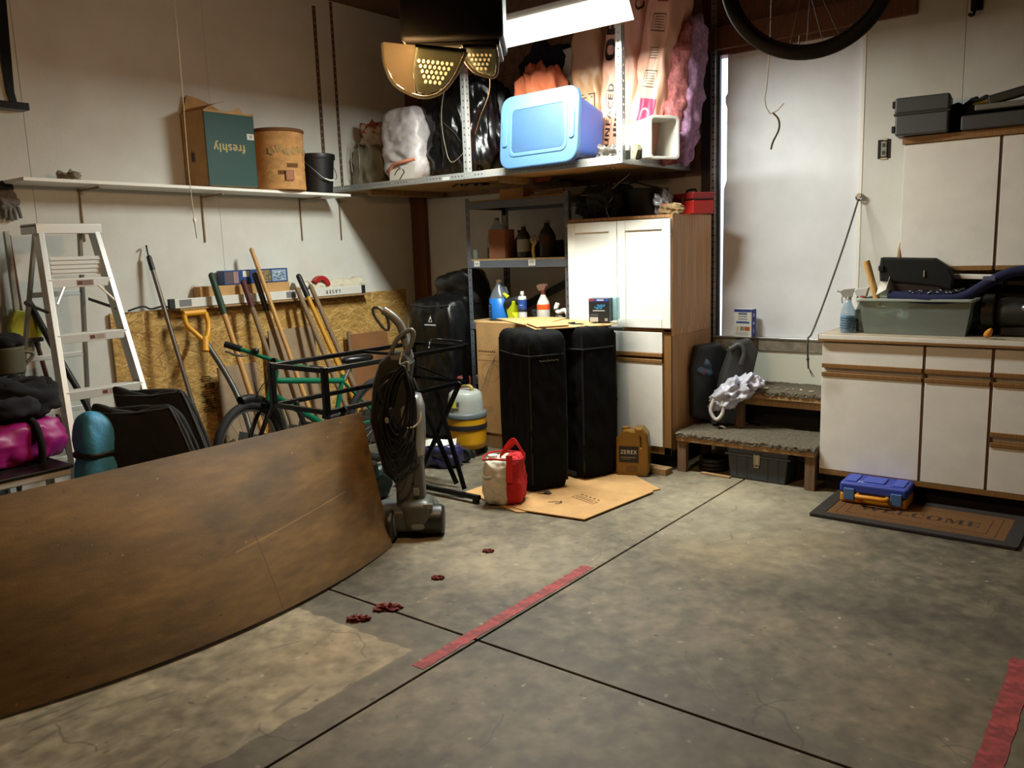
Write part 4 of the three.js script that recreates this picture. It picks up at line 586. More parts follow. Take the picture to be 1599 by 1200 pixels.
print(sbx, 'printed_front', .128, .185, (c, w, h) => { fill(c, '#dddcd6', 0, 0, w, h); fill(c, '#34408a', 0, 0, w, h * .1); fill(c, '#6a6f86', w * .25, h * .12, w * .5, h * .08); for (let i = 0; i < 3; i++) fill(c, '#4c5568', w * .25, h * (.25 + i * .09), w * .5, 8); fill(c, '#3f5f96', w * .12, h * .44, w * .76, h * .07); word(c, '3', w * .2, h * .7, h * .2, '#c08a20'); fill(c, '#7d8578', w * .35, h * .62, w * .22, h * .15); fill(c, '#b0602a', w * .6, h * .62, w * .3, h * .15); for (let i = 0; i < 4; i++) fill(c, '#8f939b', w * .12, h * (.82 + i * .035), w * .7, 4); }, [0, .094, .0306], [0, 0, 0], 200);
print(sbx, 'printed_side', .058, .185, (c, w, h) => { fill(c, '#33398c', 0, 0, w, h); fill(c, '#b9bdd2', w * .3, h * .15, w * .35, h * .12); fill(c, '#cfd2e0', w * .3, h * .45, w * .3, h * .1); fill(c, '#9aa0c4', w * .3, h * .7, w * .3, h * .15); }, [.0656, .094, 0], [0, Math.PI / 2, 0], 64);

// mat, tool case, floor tape
const mat = thing('door_mat', 'brown coir door mat with dark border and WELCOME lettering', 'mat', [-.905, 0, -4.52], .0);
part(mat, 'border', (() => { const s = rrect(.95, .50, .01); s.holes.push(rrect(.83, .38, .01)); return mv(ext(s, .012, .003), 0, .003, 0, -Math.PI / 2); })(), M(0x2a2320, .95, { bumpMap: bc, bumpScale: .004 }));
part(mat, 'coir', keep(mv(new THREE.BoxGeometry(.84, .014, .39), 0, .0075, 0)), M(0xffffff, 1, { map: asTex(canvas(1024, 480, (c, w, h) => {
  fill(c, '#7b5229', 0, 0, w, h); for (let i = 0; i < 30000; i++) { c.globalAlpha = .35; fill(c, ['#4f3015', '#9c6d38', '#6a4420', '#b08048'][i % 4], rr(0, w), rr(0, h), rr(1, 7), rr(1, 3)); } c.globalAlpha = .75;
  c.strokeStyle = '#38200f'; c.lineWidth = 6; for (const s of [.06, .11]) c.strokeRect(w * s, h * s * 1.6, w * (1 - 2 * s), h * (1 - 3.2 * s)); c.beginPath(); for (let i = 0; i <= 40; i++) c.lineTo(w * (.12 + .76 * i / 40), h * (.78 + .03 * Math.sin(i))); c.stroke();
  c.globalAlpha = .85; word(c, 'WELCOME', w / 2, h * .5, 130, '#2c1a0d', 'bold', 'serif');
}), { wrap: false }), bumpMap: bFine(.1), bumpScale: .01 }));
const tc = thing('tool_case', 'blue and orange plastic tool case on the door mat', 'case', [-1.145, .0155, -4.66], .03);
const mBlue = plastic(0x2d3f9e, .45), mOr = plastic(0xd08a18, .45);
part(tc, 'lower_half', box(.34, .055, .2, .014).translate(0, .03, 0), mOr); part(tc, 'upper_half', box(.345, .06, .205, .016).translate(0, .085, 0), mBlue);
part(tc, 'handle', tube([[-.075, .05, .1], [-.068, .05, .128], [0, .052, .135], [.068, .05, .128], [.075, .05, .1]], .013, 30, 10), mOr); for (const x of [-.12, .12]) part(tc, 'latch', bx(x - .028, x + .028, .02, .085, .1, .112, .004), plastic(0x4a70a4, .45));
part(tc, 'raised_panel', join([bx(-.15, -.09, .112, .122, -.07, .07, .006), bx(.09, .15, .112, .122, -.07, .07, .006), bx(-.06, .05, .112, .124, -.05, .06, .008), bx(-.09, .09, .11, .118, .07, .09, .004)]), plastic(0x3b4fae, .45)); print(tc, 'grey_label', .04, .035, (c, w, h) => { fill(c, '#8c90a8', 0, 0, w, h); fill(c, '#5c6080', 8, 10, w - 16, 8); }, [-.065, .1155, .06], [-Math.PI / 2, 0, 0], 48);
const mTape = M(0xffffff, .7, { map: mottle([150, 62, 62], .3, .3, 14, 231) });
const ragged = (L, w, sd) => { const p = []; for (let i = 0; i <= 60; i++) p.push([-w / 2 + .005 * n3(i * .5, sd, 0) - (i % 7 === 3 ? .004 : 0), i / 60 * L]); for (let i = 60; i >= 0; i--) p.push([w / 2 + .004 * n3(i * .5, sd + 5, 0), i / 60 * L]); return ext(shp(p), .0012, 0); };
single('floor_tape', 'long worn red tape stripe along the concrete joint', 'tape', ragged(1.12, .055, 1), mTape, [-1.982, .0006, -1.92], [-Math.PI / 2, 0, 0]);
single('floor_tape', 'red tape stripe cut off by the right edge of the photograph', 'tape', ragged(1.9, .07, 8), mTape, [-.275, .0006, -1.24], [-Math.PI / 2, 0, 0]);
for (const [x, z, s, l] of [[-2.43, -2.2, .055, 'largest curled red tape scrap, at the joint beside the big board'], [-2.45, -2.06, .045, 'red tape scrap nearest the big board, below the joint'], [-2.47, -2.55, .028, 'tiny dark red scrap midway between board and cardboard'], [-2.49, -2.93, .026, 'small dark red scrap on the floor nearest the floor cleaner base']]) single('tape_scrap', l, 'scrap', blob(s * 2, .014, s, { n: 2.2, amp: s * .25, f: 40, ridge: .5, seg: 26 }), M(0x6a2622, .8), [x, 0, z], [0, .6, 0]);

// ---------- cabinets and rack below the loft ----------
const KZ = -4.70;
const lowc = thing('floor_cabinet', 'white fronted floor cabinet with oak frame left of the steps', 'cabinet', [0, 0, KZ]);
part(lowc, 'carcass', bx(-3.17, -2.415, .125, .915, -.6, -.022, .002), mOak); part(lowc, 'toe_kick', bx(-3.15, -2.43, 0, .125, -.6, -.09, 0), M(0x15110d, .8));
part(lowc, 'face_frame', join([bx(-2.462, -2.41, .1, .915, -.022, 0, .002), bx(-3.17, -3.13, .1, .915, -.022, 0, .002), bx(-3.17, -2.41, .1, .15, -.022, 0, .002), bx(-2.868, -2.85, .13, .9, -.022, -.002, .002), bx(-3.17, -2.41, .9, .915, -.022, 0, .002)]), mOakTrim);
for (const [x0, x1] of [[-3.128, -2.87], [-2.848, -2.466]]) { for (const [n, y0, y1, a, b] of [['drawer', .765, .897, 0, 1], ['door', .152, .70, 1, 0]]) { const p = part(lowc, n, bx(x0, x1, y0, y1, -.01, .012, .002), mMelamine); part(p, 'edge_pull', a ? bx(x0, x1, y1, y1 + .024, -.01, .018, .004) : bx(x0, x1, y0 - .026, y0, -.01, .018, .004), mOakTrim); } }
const upc = thing('cupboard', 'bright white two door cupboard with wood sides standing on the floor cabinet', 'cupboard', [0, .917, KZ]);
part(upc, 'carcass', join([bx(-2.418, -2.398, -.04, .715, -.56, -.002, .002), bx(-3.17, -3.15, 0, .715, -.56, -.002, .002), bx(-3.15, -2.418, .695, .715, -.56, -.002, .002), bx(-3.15, -2.418, 0, .02, -.56, -.002, .002), bx(-3.15, -2.418, 0, .7, -.56, -.55, 0)]), mOak);
for (const [x0, x1] of [[-3.166, -2.786], [-2.782, -2.404]]) { const p = part(upc, 'door', join([bx(x0 + .03, x1 - .03, .03, .67, .0, .012, .002), bx(x0, x0 + .058, .008, .69, .0, .02, .003), bx(x1 - .058, x1, .008, .69, .0, .02, .003), bx(x0 + .059, x1 - .059, .625, .69, .008, .02, .003), bx(x0 + .059, x1 - .059, .008, .07, .008, .02, .003)]), mBrightWhite); part(p, 'hinge', bx(x1 - .012, x1 + .004, .6, .64, .004, .014, .001), mSteel); }
const CT = 1.633;
const rb = thing('red_toolbox', 'red metal toolbox with a lifted lid at the right end of the cupboard top', 'toolbox', [-2.44, CT, -5.05], -.5);
part(rb, 'box_body', bx(-.13, .13, 0, .085, -.08, .08, .006), painted(0xb52620, .4)); part(rb, 'lid', bx(-.135, .135, .092, .135, -.085, .085, .008), painted(0x8e2526, .4)); part(rb, 'gap_band', bx(-.125, .125, .082, .094, -.076, .076, 0), mDark); part(rb, 'clasp', bx(.01, .03, .08, .115, .08, .09, .002), mSteel); part(rb, 'handle', tube([[-.05, .13, 0], [-.045, .155, 0], [.045, .155, 0], [.05, .13, 0]], .007, 24, 8), mDark);
const cp = thing('clear_bag', 'crumpled clear plastic bag beside the red toolbox', 'bag', [-2.555, CT, -4.88]); part(cp, 'bag_body', blob(.1, .15, .1, { n: 2.4, amp: .02, f: 16, ridge: .7, seg: 44 }), M(0xb4aeb4, .2, { transmission: .5, thickness: 0 })); part(cp, 'red_cap', rod([.03, .05, .045], [.03, .065, .055], .014), M(0xd0402c, .5));
single('beige_rag', 'crumpled beige rag in front of the red toolbox', 'rag', blob(.14, .055, .1, { n: 2.3, amp: .02, f: 20, ridge: .8 }), cloth(0xa98f68), [-2.47, CT, -4.83]);
const bt = thing('black_basin', 'black round basin on the cupboard top under the loft', 'basin', [-2.75, CT, -4.98]); part(bt, 'basin_body', lathe([[0, 0], [.13, 0], [.145, .16], [.165, .165], [.165, .18], [.14, .175], [.125, .01], [0, .01]], 32), mBlack); part(bt, 'handle', tube([[-.14, .17, .02], [-.08, .23, .02], [.05, .2, .03], [.15, .175, .04]], .006, 24, 6), mDark);
single('dark_net', 'heap of dark green netting on the left of the cupboard top', 'net', blob(.36, .2, .4, { n: 2.8, amp: .04, f: 9, ridge: 1, seg: 60 }), cloth(0x22261a), [-3.0, CT, -4.95]);
const bn = thing('bent_wires', 'bent pale wires standing out of the dark netting', 'wire', [-2.9, CT, -4.78]); for (const p of [[[-.1, .1, 0], [.05, .2, 0], [.16, .27, 0]], [[.02, -.0, .03], [.0, .06, .03], [.04, .13, .02]], [[-.22, .16, 0], [-.1, .155, 0], [.02, .16, 0]]]) part(bn, 'wire', tube(p, .003, 12, 5), M(0x8a836c, .6));

// steel shelf rack
const RX0 = -4.125, RX1 = -3.205, RZ0 = -4.755, RZ1 = -5.22;
const rack = thing('shelf_rack', 'grey slotted steel shelf rack with particle board shelves', 'rack', [0, 0, 0]);
for (const [x, s] of [[RX0, 1], [RX1, -1]]) for (const z of [RZ0, RZ1]) part(rack, 'upright', join([mv(slotted(1.83, .036, .002, .06, [.004, .016]), x + s * .018, 0, z), mv(slotted(1.83, .036, .002, .06, [.004, .016]), x, 0, z + (z === RZ0 ? -.018 : .018), 0, Math.PI / 2)]), mGreySteel);
const mPB = M(0xffffff, .85, { map: mottle([170, 138, 92], .2, .2, 24, 241) });
const shY = [1.812, 1.385, .925, .50, .12];
shY.forEach((y, i) => { part(rack, 'shelf', bx(RX0 + .004, RX1 - .004, y - .014, y, RZ1 + .004, RZ0 - .004, .001), mPB); for (const z of [RZ0 + .0, RZ1]) part(rack, 'beam', bx(RX0 + .01, RX1 - .01, y - .065, y - .012, z - .003, z + .006, .002), mGreySteel); for (const x of [RX0, RX1]) part(rack, 'beam', bx(x - .004, x + .004, y - .06, y - .012, RZ1, RZ0, .002), mGreySteel); });
for (const [x, w] of [[-4.03, .055], [-3.52, .06]]) print(rack, 'label', w, .042, (c, W, h) => { fill(c, '#d4d2ca', 0, 0, W, h); for (let i = 0; i < 12; i++) fill(c, '#4a4a4c', W * .12 + i * W * .06, h * (w > .056 ? .1 : .4), W * .03, h * (w > .056 ? .5 : .25)); fill(c, '#8a8a88', W * .15, h * .75, W * .7, 4); }, [x, 1.352, RZ0 + .0068], [0, 0, 0], 96);
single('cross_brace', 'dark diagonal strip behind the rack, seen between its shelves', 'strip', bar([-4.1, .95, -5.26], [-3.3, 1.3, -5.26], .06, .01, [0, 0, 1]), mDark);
// rack shelf contents
const gallon = (name, label, [x, y, z], turn, bodyM, liqC, lvl, capM, draw) => {
  const g = thing(name, label, 'jug', [x, y, z], turn);
  part(g, 'jug_body', lathe([[0, 0], [.068, 0], [.076, .01], [.077, .15], [.072, .175], [.05, .225], [.028, .255], [.022, .27], [.019, .285], [0, .285]], 36), bodyM);
  part(g, 'liquid', lathe([[0, .003], [.066, .003], [.0762, .010], [.0776, .02], [.0776, lvl], [0, lvl]], 36), M(liqC, .35)); part(g, 'cap', rod([0, .282, 0], [0, .302, 0], .021, .02), capM);
  part(g, 'handle', tube([[.03, .245, 0], [.058, .24, 0], [.068, .2, 0], [.062, .165, 0]], .011, 18, 8), bodyM);
  if (draw) print(g, 'label', .06, .1, draw, [-.045, .075, .0635], [0, -.62, 0], 96); return g;
};
const mHaze = M(0xe2ebf4, .2, { transmission: .88, thickness: 0 });
gallon('washer_fluid', 'clear gallon jug of bright blue fluid on the middle rack shelf', [-3.90, .926, -4.84], .1, mHaze, 0x1f6cc0, .165, mWhite, (c, w, h) => { fill(c, '#14315f', 0, 0, w, h); for (let i = 0; i < 6; i++) fill(c, i % 3 ? '#8fb0d6' : '#e0e8f0', w * .15, h * (.1 + i * .14), w * .6, h * .05); });
gallon('clear_jug', 'dim gallon jug with a little teal fluid on the upper rack shelf', [-3.99, 1.386, -4.95], 0, mHaze, 0x2e4a50, .08, M(0x9a9a98, .5));
const bcn = thing('brown_carton', 'brown carton with a pale strip on top, second on the upper rack shelf', 'box', [-3.875, 1.386, -4.86], .1); part(bcn, 'carton', box(.14, .21, .14, .003).translate(0, .105, 0), M(0xffffff, .85, { map: mottle([150, 96, 66], .08, .4, 8, 251) })); part(bcn, 'strip', bx(-.0, .03, .21, .31, -.03, -.02, .002), M(0x8d8478, .7)); part(bcn, 'flap_line', bx(-.0705, .0705, .155, .158, -.0705, .0705, 0), mCardEdge);
const drk = (name, label, x, z, h, r, col, band, cap) => { const g = thing(name, label, 'bottle', [x, 1.386, z]); part(g, 'bottle', lathe([[0, 0], [r * .92, 0], [r, .008], [r, h * .6], [r * .8, h * .7], [r * .35, h * .85], [r * .32, h * .95], [0, h * .95]], 24), plastic(col, .4)); part(g, 'cap', rod([0, h * .93, 0], [0, h, 0], r * .4), cap); if (band) part(g, 'label', lathe([[r + .0006, h * .18], [r + .0012, h * .18], [r + .0012, h * .55], [r + .0006, h * .55]], 24), M(band, .6)); return g; };
drk('dark_bottle', 'dark bottle with a pale band on the upper rack shelf', -3.67, -4.86, .24, .05, 0x1d1d1b, 0x96948c, M(0x8b8a83, .5));
drk('dark_bottle', 'short dark bottle just left of the pale banded bottle', -3.755, -4.93, .2, .045, 0x17140f, 0x2b1813, mDark);
const ds = drk('dark_bottle', 'dark bottle with grey cap and a yellow brush leaning on it', -3.49, -4.9, .26, .06, 0x201d18, 0, M(0x6f6f6c, .5)); part(ds, 'brown_band', lathe([[.0606, .09], [.062, .09], [.062, .15], [.0606, .15]], 24), M(0x3e281b, .7));
const yb = thing('paint_brush', 'yellow handled brush at the front edge of the upper rack shelf', 'brush', [-3.53, 1.386, -4.79]); part(yb, 'handle', tube([[0, 0, 0], [-.006, .06, 0], [.004, .1, 0]], .012, 14, 8), M(0xb48a3a, .5)); part(yb, 'bristles', blob(.045, .06, .03, { n: 2.5, amp: .008, f: 30, seg: 20 }), M(0x8a7f70, .9), [.004, .095, 0]);
single('glass_jar', 'tiny clear jar at the left end of the upper rack shelf', 'jar', lathe([[0, 0], [.022, 0], [.024, .05], [.016, .06], [.016, .07], [0, .07]], 20), M(0xaab0ac, .2, { transmission: .5, thickness: 0 }), [-4.075, 1.386, -4.79]);
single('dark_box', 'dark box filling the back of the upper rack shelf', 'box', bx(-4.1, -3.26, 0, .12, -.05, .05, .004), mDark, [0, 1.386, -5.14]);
single('brown_carton', 'brown carton lying on the top of the rack under the loft', 'box', bx(-.1, .1, 0, .07, -.08, .08, .004), mCard, [-3.75, 1.813, -4.9], [0, .1, 0]);
const sl = thing('lath_bundle', 'pale wood slats lying on the top of the rack', 'slat', [-3.45, 1.813, -4.87]); for (const [y, a] of [[.014, .05], [.036, -.12]]) part(sl, 'slat', bx(-.15, .15, y - .008, y + .008, -.012, .012, .002), mLumber, [0, 0, 0], [0, a, a * .3]);
const cn = thing('spray_can', 'white aerosol can with blue label on the middle rack shelf', 'can', [-3.655, .926, -4.80]);
part(cn, 'can_body', lathe([[0, 0], [.03, 0], [.032, .005], [.032, .17], [.026, .185], [.0, .188]], 28), M(0xdad9d4, .35)); part(cn, 'blue_label', lathe([[.0324, .095], [.0327, .095], [.0327, .16], [.0324, .16]], 28), M(0x2a4e98, .4)); part(cn, 'dark_label', lathe([[.0324, .072], [.0327, .072], [.0327, .094], [.0324, .094]], 28), M(0x2b2e40, .4)); part(cn, 'collar', rod([0, .185, 0], [0, .198, 0], .025, .02), mSteel); part(cn, 'cap', rod([0, .197, 0], [0, .22, 0], .015, .013), mWhite); print(cn, 'lettering', .026, .012, (c, w, h) => { fill(c, '#2a4e98', 0, 0, w, h); for (let i = 0; i < 6; i++) fill(c, '#cfd8ea', 6 + i * 9, h * .3, 6, h * .4); }, [.012, .12, .0312], [0, .38, 0], 64);
const dl = thing('cordless_drill', 'yellow green and black cordless tool between the blue jug and the white can', 'tool', [-3.755, .926, -4.83], -.2);
part(dl, 'motor', mv(lathe([[0, -.08], [.03, -.08], [.036, -.02], [.036, .06], [.02, .08], [0, .08]], 20), 0, .14, 0, .4, 0, 1.9), mDark); part(dl, 'handle', ext(shp([[-.055, .09], [-.03, .02], [-.04, 0], [.05, 0], [.045, .03], [.01, .06], [.03, .14], [-.01, .15], [-.03, .08]]), .045, .008), plastic(0xc3d01c, .45), [0, 0, -.02]); part(dl, 'chuck', rod([-.04, .17, .02], [-.08, .2, .03], .018, .012), plastic(0xb5c41a, .5));
const so = thing('spray_bottle', 'spray bottle with orange label and orange dregs on the middle rack shelf', 'bottle', [-3.46, .926, -4.79]);
part(so, 'bottle', lathe([[0, 0], [.044, 0], [.047, .006], [.047, .12], [.04, .15], [.018, .19], [.016, .2], [0, .2]], 28), M(0xc9c5bc, .35)); part(so, 'orange_label', lathe([[.0475, .095], [.048, .095], [.048, .13], [.0475, .13]], 28), M(0xe0541c, .5)); part(so, 'orange_dregs', lathe([[.0474, .003], [.0479, .003], [.0479, .02], [.0474, .02]], 28), M(0xc05a22, .5)); part(so, 'collar', rod([0, .198, 0], [0, .23, 0], .017), M(0x6a2c1e, .5)); part(so, 'head', ext(shp([[-.03, 0], [.015, 0], [.03, .03], [.028, .045], [-.03, .04], [-.045, .03]]), .024, .003), M(0x77594a, .5), [0, .228, -.012]);
const nz = thing('white_nozzle', 'white plastic hose nozzle at the right of the middle rack shelf', 'nozzle', [-3.32, .926, -4.80]);
part(nz, 'base_can', lathe([[0, 0], [.045, 0], [.045, .04], [.03, .06], [0, .065]], 24), M(0x3a332c, .5)); part(nz, 'rim', new THREE.TorusGeometry(.043, .005, 8, 24), mSteel, [0, .008, 0], [Math.PI / 2, 0, 0]); part(nz, 'spout', tube([[-.02, .14, .0], [-.03, .1, .01], [0, .075, .02], [.05, .09, .02], [.075, .06, .02], [.08, .0, .02]], .017, 30, 8), mWhite); part(nz, 'ring', new THREE.TorusGeometry(.022, .005, 8, 18), mDark, [-.022, .085, .015], [1.0, .6, 0]);
single('dark_lump', 'dark lump behind the white can on the middle rack shelf', 'lump', blob(.16, .09, .1, { n: 2.6, amp: .012, f: 14, seg: 30 }), mDark, [-3.56, .926, -4.9]);
single('grey_wrench', 'dark flat wrench lying before the orange labelled spray bottle', 'wrench', bar([-.08, .008, 0], [.08, .008, 0], .03, .012, [0, 1, 0]), mDark, [-3.56, .926, -4.765]);
single('white_cloth', 'white cloth hanging out of the lower rack shelf beside the tall carton', 'cloth', blob(.16, .16, .12, { n: 2.4, amp: .02, f: 14 }), cloth(0xbdb8bd), [-4.0, .70, -4.80]);
single('lower_bundle', 'dark bundle on the lower rack shelf behind the tall carton', 'bundle', blob(.7, .28, .3, { n: 3, amp: .03, f: 7 }), mBlackCloth, [-3.66, .501, -4.99]);

// tall carton, black padded cases and their cardboard
const tcn = thing('flat_carton', 'tall flat brown carton standing in front of the rack', 'carton', [-3.69, 0, -4.63]);
part(tcn, 'carton', bx(-.25, .22, .11, .935, -.06, .03, .004), mCard); part(tcn, 'lower_flap', bx(-.245, .215, .0, .112, -.055, .024, .003), M(0xffffff, .9, { map: mottle([138, 106, 66], .1, .5, 8, 261) })); part(tcn, 'score', bx(-.2505, .2205, .652, .656, -.0605, .0308, 0), mCardEdge);
decal(tcn, 'printing', .2, .8, (c, w, h) => { for (let i = 0; i < 9; i++) fill(c, 'rgba(40,28,16,.9)', w * .1 + i * w * .09, h * .255, w * .055, h * .014); for (let i = 0; i < 14; i++) fill(c, 'rgba(60,44,24,.7)', w * .12 + i * w * .06, h * .29, w * .04, 4); c.strokeStyle = 'rgba(70,48,24,.55)'; c.lineWidth = 3; c.beginPath(); c.ellipse(w * .62, h * .45, w * .4, h * .09, 0, 0, 7); c.stroke(); for (let i = 0; i < 4; i++) c.strokeRect(w * (.1 + .15 * i), h * .78, w * .1, h * .04); }, [-.15, .53, .0312], [0, 0, 0], 256);
const padded = (label, at, w, h, d, turn, logo, sd) => {
  const g = thing('padded_case', label, 'case', at, turn);
  part(g, 'case_body', blob(w, h, d, { n: 13, amp: .008, f: 9, seg: 80, s: sd }), M(0x090909, .9, { bumpMap: bWeave, bumpScale: .001, specularIntensity: .3 }));
  for (const [x, z] of [[-.5, .5], [.5, .5], [.5, -.5]]) part(g, 'piping', tube([[x * w * .93, .05, z * d * .93], [x * w * .95, h * .5, z * d * .95], [x * w * .93, h - .05, z * d * .93]], .007, 20, 6), M(0x0c0c0c, .7));
  part(g, 'zip', tube([[-w * .44, h * .86, d * .5], [0, h * .855, d * .51], [w * .44, h * .86, d * .5], [w * .5, h * .86, d * .4], [w * .5, h * .86, -d * .4]], .005, 30, 5), M(0x0b0b0b, .9));
  if (logo) decal(g, 'logo', .14, .02, (c, W, H) => { for (let i = 0; i < 15; i++) fill(c, 'rgba(120,118,112,.85)', W * (.04 + i * .062), H * (.3 + .1 * (i % 3)), W * .045, H * (.3 + .1 * (i % 2))); }, [w * .5 + .012, h * .83, 0], [0, Math.PI / 2, 0], 256);
  part(g, 'base_strap', bx(-w * .3, w * .3, .01, .04, d * .48, d * .53, .008), mBlack); return g;
};
padded('front black padded case standing on the floor cardboard', [-2.99, .012, -4.00], .44, .955, .25, -.47, 1, 3);
padded('rear black padded case standing behind the front one, before the white cabinet', [-2.885, .012, -4.38], .4, .955, .28, -.33, 0, 8);
const mt = thing('cardboard_sheet', 'flattened cardboard lying across the tops of the black padded cases', 'cardboard', [0, .958, 0]);
const sheetOn = (pts, y, nm, par, th = .005) => part(par, nm, mv(ext(shp(pts.map(([x, z]) => [x, -z])), th, .001), 0, y, 0, -Math.PI / 2), mCard);
sheetOn([[-3.42, -4.42], [-2.97, -4.02], [-2.84, -4.2], [-2.68, -4.4], [-2.72, -4.56], [-3.2, -4.66]], .004, 'sheet', mt); sheetOn([[-3.66, -4.5], [-3.2, -4.2], [-3.1, -4.32], [-3.2, -4.7], [-3.42, -4.7]], .011, 'folded_flap', mt); sheetOn([[-2.98, -4.05], [-2.86, -4.22], [-3.0, -4.4], [-3.2, -4.24]], .017, 'loose_flap', mt);
single('black_batten', 'short black batten sticking out at the right corner of the cardboard sheet', 'batten', bx(-.09, .06, 0, .02, -.02, .02, .003), mDark, [-2.655, .935, -4.42], [0, .2, 0]);
const fc = thing('floor_cardboard', 'opened cardboard box flattened on the concrete under the black cases', 'cardboard', [0, 0, 0]);
sheetOn([[-3.24, -3.62], [-2.74, -3.48], [-2.70, -3.5], [-2.27, -4.28], [-2.6, -4.5], [-3.2, -4.5]], .002, 'lower_layer', fc); sheetOn([[-2.80, -3.53], [-2.71, -3.51], [-2.34, -3.56], [-2.27, -4.2], [-2.6, -4.4], [-2.9, -3.9]].map(p => p), .0085, 'upper_layer', fc);
decal(fc, 'printing', .3, .14, (c, w, h) => { c.globalAlpha = .8; for (let i = 0; i < 5; i++) fill(c, '#4d371f', w * (.2 + i * .12), h * .2, w * .06, h * .08); c.strokeStyle = '#5a4022'; c.lineWidth = 4; c.strokeRect(w * .2, h * .45, w * .6, h * .3); for (let i = 0; i < 10; i++) fill(c, '#6b4e2a', w * .25 + i * w * .05, h * .55, w * .03, h * .08); }, [-2.52, .0162, -3.86], [-Math.PI / 2, 0, -.3], 256);
decal(fc, 'stain', .16, .08, (c, w, h) => { c.strokeStyle = 'rgba(80,44,18,.9)'; c.lineWidth = 7; c.beginPath(); c.moveTo(w * .1, h * .7); c.quadraticCurveTo(w * .4, h * .3, w * .6, h * .6); c.moveTo(w * .5, h * .2); c.quadraticCurveTo(w * .7, h * .8, w * .4, h * .9); c.stroke(); }, [-2.62, .0162, -3.73], [-Math.PI / 2, 0, .3], 128);
single('dark_leaf', 'curled dark leaf on the floor cardboard by the front black case', 'leaf', slab(.12, .045, .002, 12, 4, (x, y, z) => [x, y * (1 - Math.abs(x / .06 - 1) * .8), z + .012 * Math.sin(x * 40)]), M(0x2b2317, .8), [-2.83, .016, -3.80], [-Math.PI / 2, 0, .2]);
const zx = thing('antifreeze_jug', 'gold antifreeze jug with black label by the white cabinet', 'jug', [-2.575, 0, -4.50], .35);
part(zx, 'jug_body', (() => { const s = shp([[-.085, 0], [.085, 0], [.093, .02], [.093, .19], [.085, .26], [.06, .292], [.03, .292], [.025, .275], [.0, .272], [-.03, .28], [-.05, .275], [-.09, .23], [-.093, .02]]); const h = new THREE.Path(); h.moveTo(.045, .17); h.lineTo(.07, .17); h.lineTo(.066, .245); h.lineTo(.045, .265); s.holes.push(h); return mv(ext(s, .085, .012), 0, 0.012, -.042); })(), M(0x7d5a1e, .35, { metalness: .25 })); part(zx, 'cap', rod([-.045, .285, 0], [-.045, .312, 0], .026), plastic(0x8a6423, .4));
print(zx, 'label', .125, .105, (c, w, h) => { fill(c, '#15120e', 0, 0, w, h); word(c, 'ZEREX', w * .5, h * .36, h * .34, '#b9b09c'); fill(c, '#77705f', w * .1, h * .66, w * .75, h * .06); fill(c, '#5c5545', w * .1, h * .78, w * .5, h * .05); }, [-.02, .145, .0566], [0, 0, 0], 200); print(zx, 'lower_print', .09, .05, (c, w, h) => { fill(c, '#7d5a1e', 0, 0, w, h); for (let i = 0; i < 4; i++) fill(c, '#4c3410', 8, 8 + i * h * .22, w * .8, 6); }, [.0, .055, .0566], [0, 0, 0], 96);
single('lumber_block', 'short lumber offcut on the floor between the gold jug and the steps', 'lumber', bx(-.14, .12, 0, .04, -.04, .045, .003), mLumber, [-2.5, 0, -4.62], [0, -.05, 0]);
const fb = thing('fluid_box', 'black and blue printed jug box standing on the cardboard, with -20 lettering', 'box', [-2.80, .977, -4.5], .25); part(fb, 'box_body', box(.135, .15, .09, .004).translate(0, .075, 0), M(0x15161b, .45)); part(fb, 'clear_jug', box(.16, .16, .07, .02).translate(.02, .082, -.07), M(0xbfe0e6, .3, { transmission: .4, thickness: 0 }));
print(fb, 'printed_front', .13, .145, (c, w, h) => { fill(c, '#17181e', 0, 0, w, h); fill(c, '#2c3f9c', 0, 0, w, h * .12); fill(c, '#a03038', 0, 0, w * .25, h * .1); fill(c, '#c9ccd6', w * .4, h * .03, w * .35, h * .06); word(c, '-20°', w * .52, h * .35, h * .26, '#34a4dc', 'italic bold'); fill(c, '#c8c8c8', w * .2, h * .5, w * .6, h * .04); fill(c, '#4a4b52', w * .05, h * .66, w * .42, h * .09); fill(c, '#b5b5ae', w * .04, h * .8, w * .42, h * .2); fill(c, '#9a9a92', w * .8, h * .85, w * .14, h * .12); }, [0, .075, .0456], [0, 0, 0], 200);

// red and white bag
const rw = thing('carry_bag', 'white and red canvas bag with red strap on the floor cardboard', 'bag', [-2.91, .009, -3.60], .5);
const half = (sg, m, nm) => part(rw, nm, blob(.235, .27, .20, { n: 6, amp: .007, f: 13, seg: 70, fn: (x, y, z) => { const f = 1 + .06 * (y / .27) * Math.sin(y * 24); x *= f; z *= f; return [sg < 0 ? Math.min(x, .028) : Math.max(x, .026), y * (1 + .04 * Math.sin(x * 22)), z]; } }), m);
half(-1, M(0xffffff, .75, { map: mottle([206, 198, 180], .12, .2, 8, 271), bumpMap: bWeave, bumpScale: .0012 }), 'white_panel'); half(1, cloth(0xb8161c, .8), 'red_panel');
part(rw, 'red_rim', tube([[-.11, .262, .06], [-.05, .275, .098], [.03, .27, .098], [.1, .27, .09], [.115, .268, 0], [.09, .268, -.09], [-.05, .275, -.09], [-.115, .265, -.04]], .006, 50, 6, true), cloth(0xa5161c)); part(rw, 'white_piping', tube([[-.118, .2, .02], [-.117, .175, .06], [-.09, .17, .103], [-.06, .175, .104]], .005, 20, 6), mWhite);
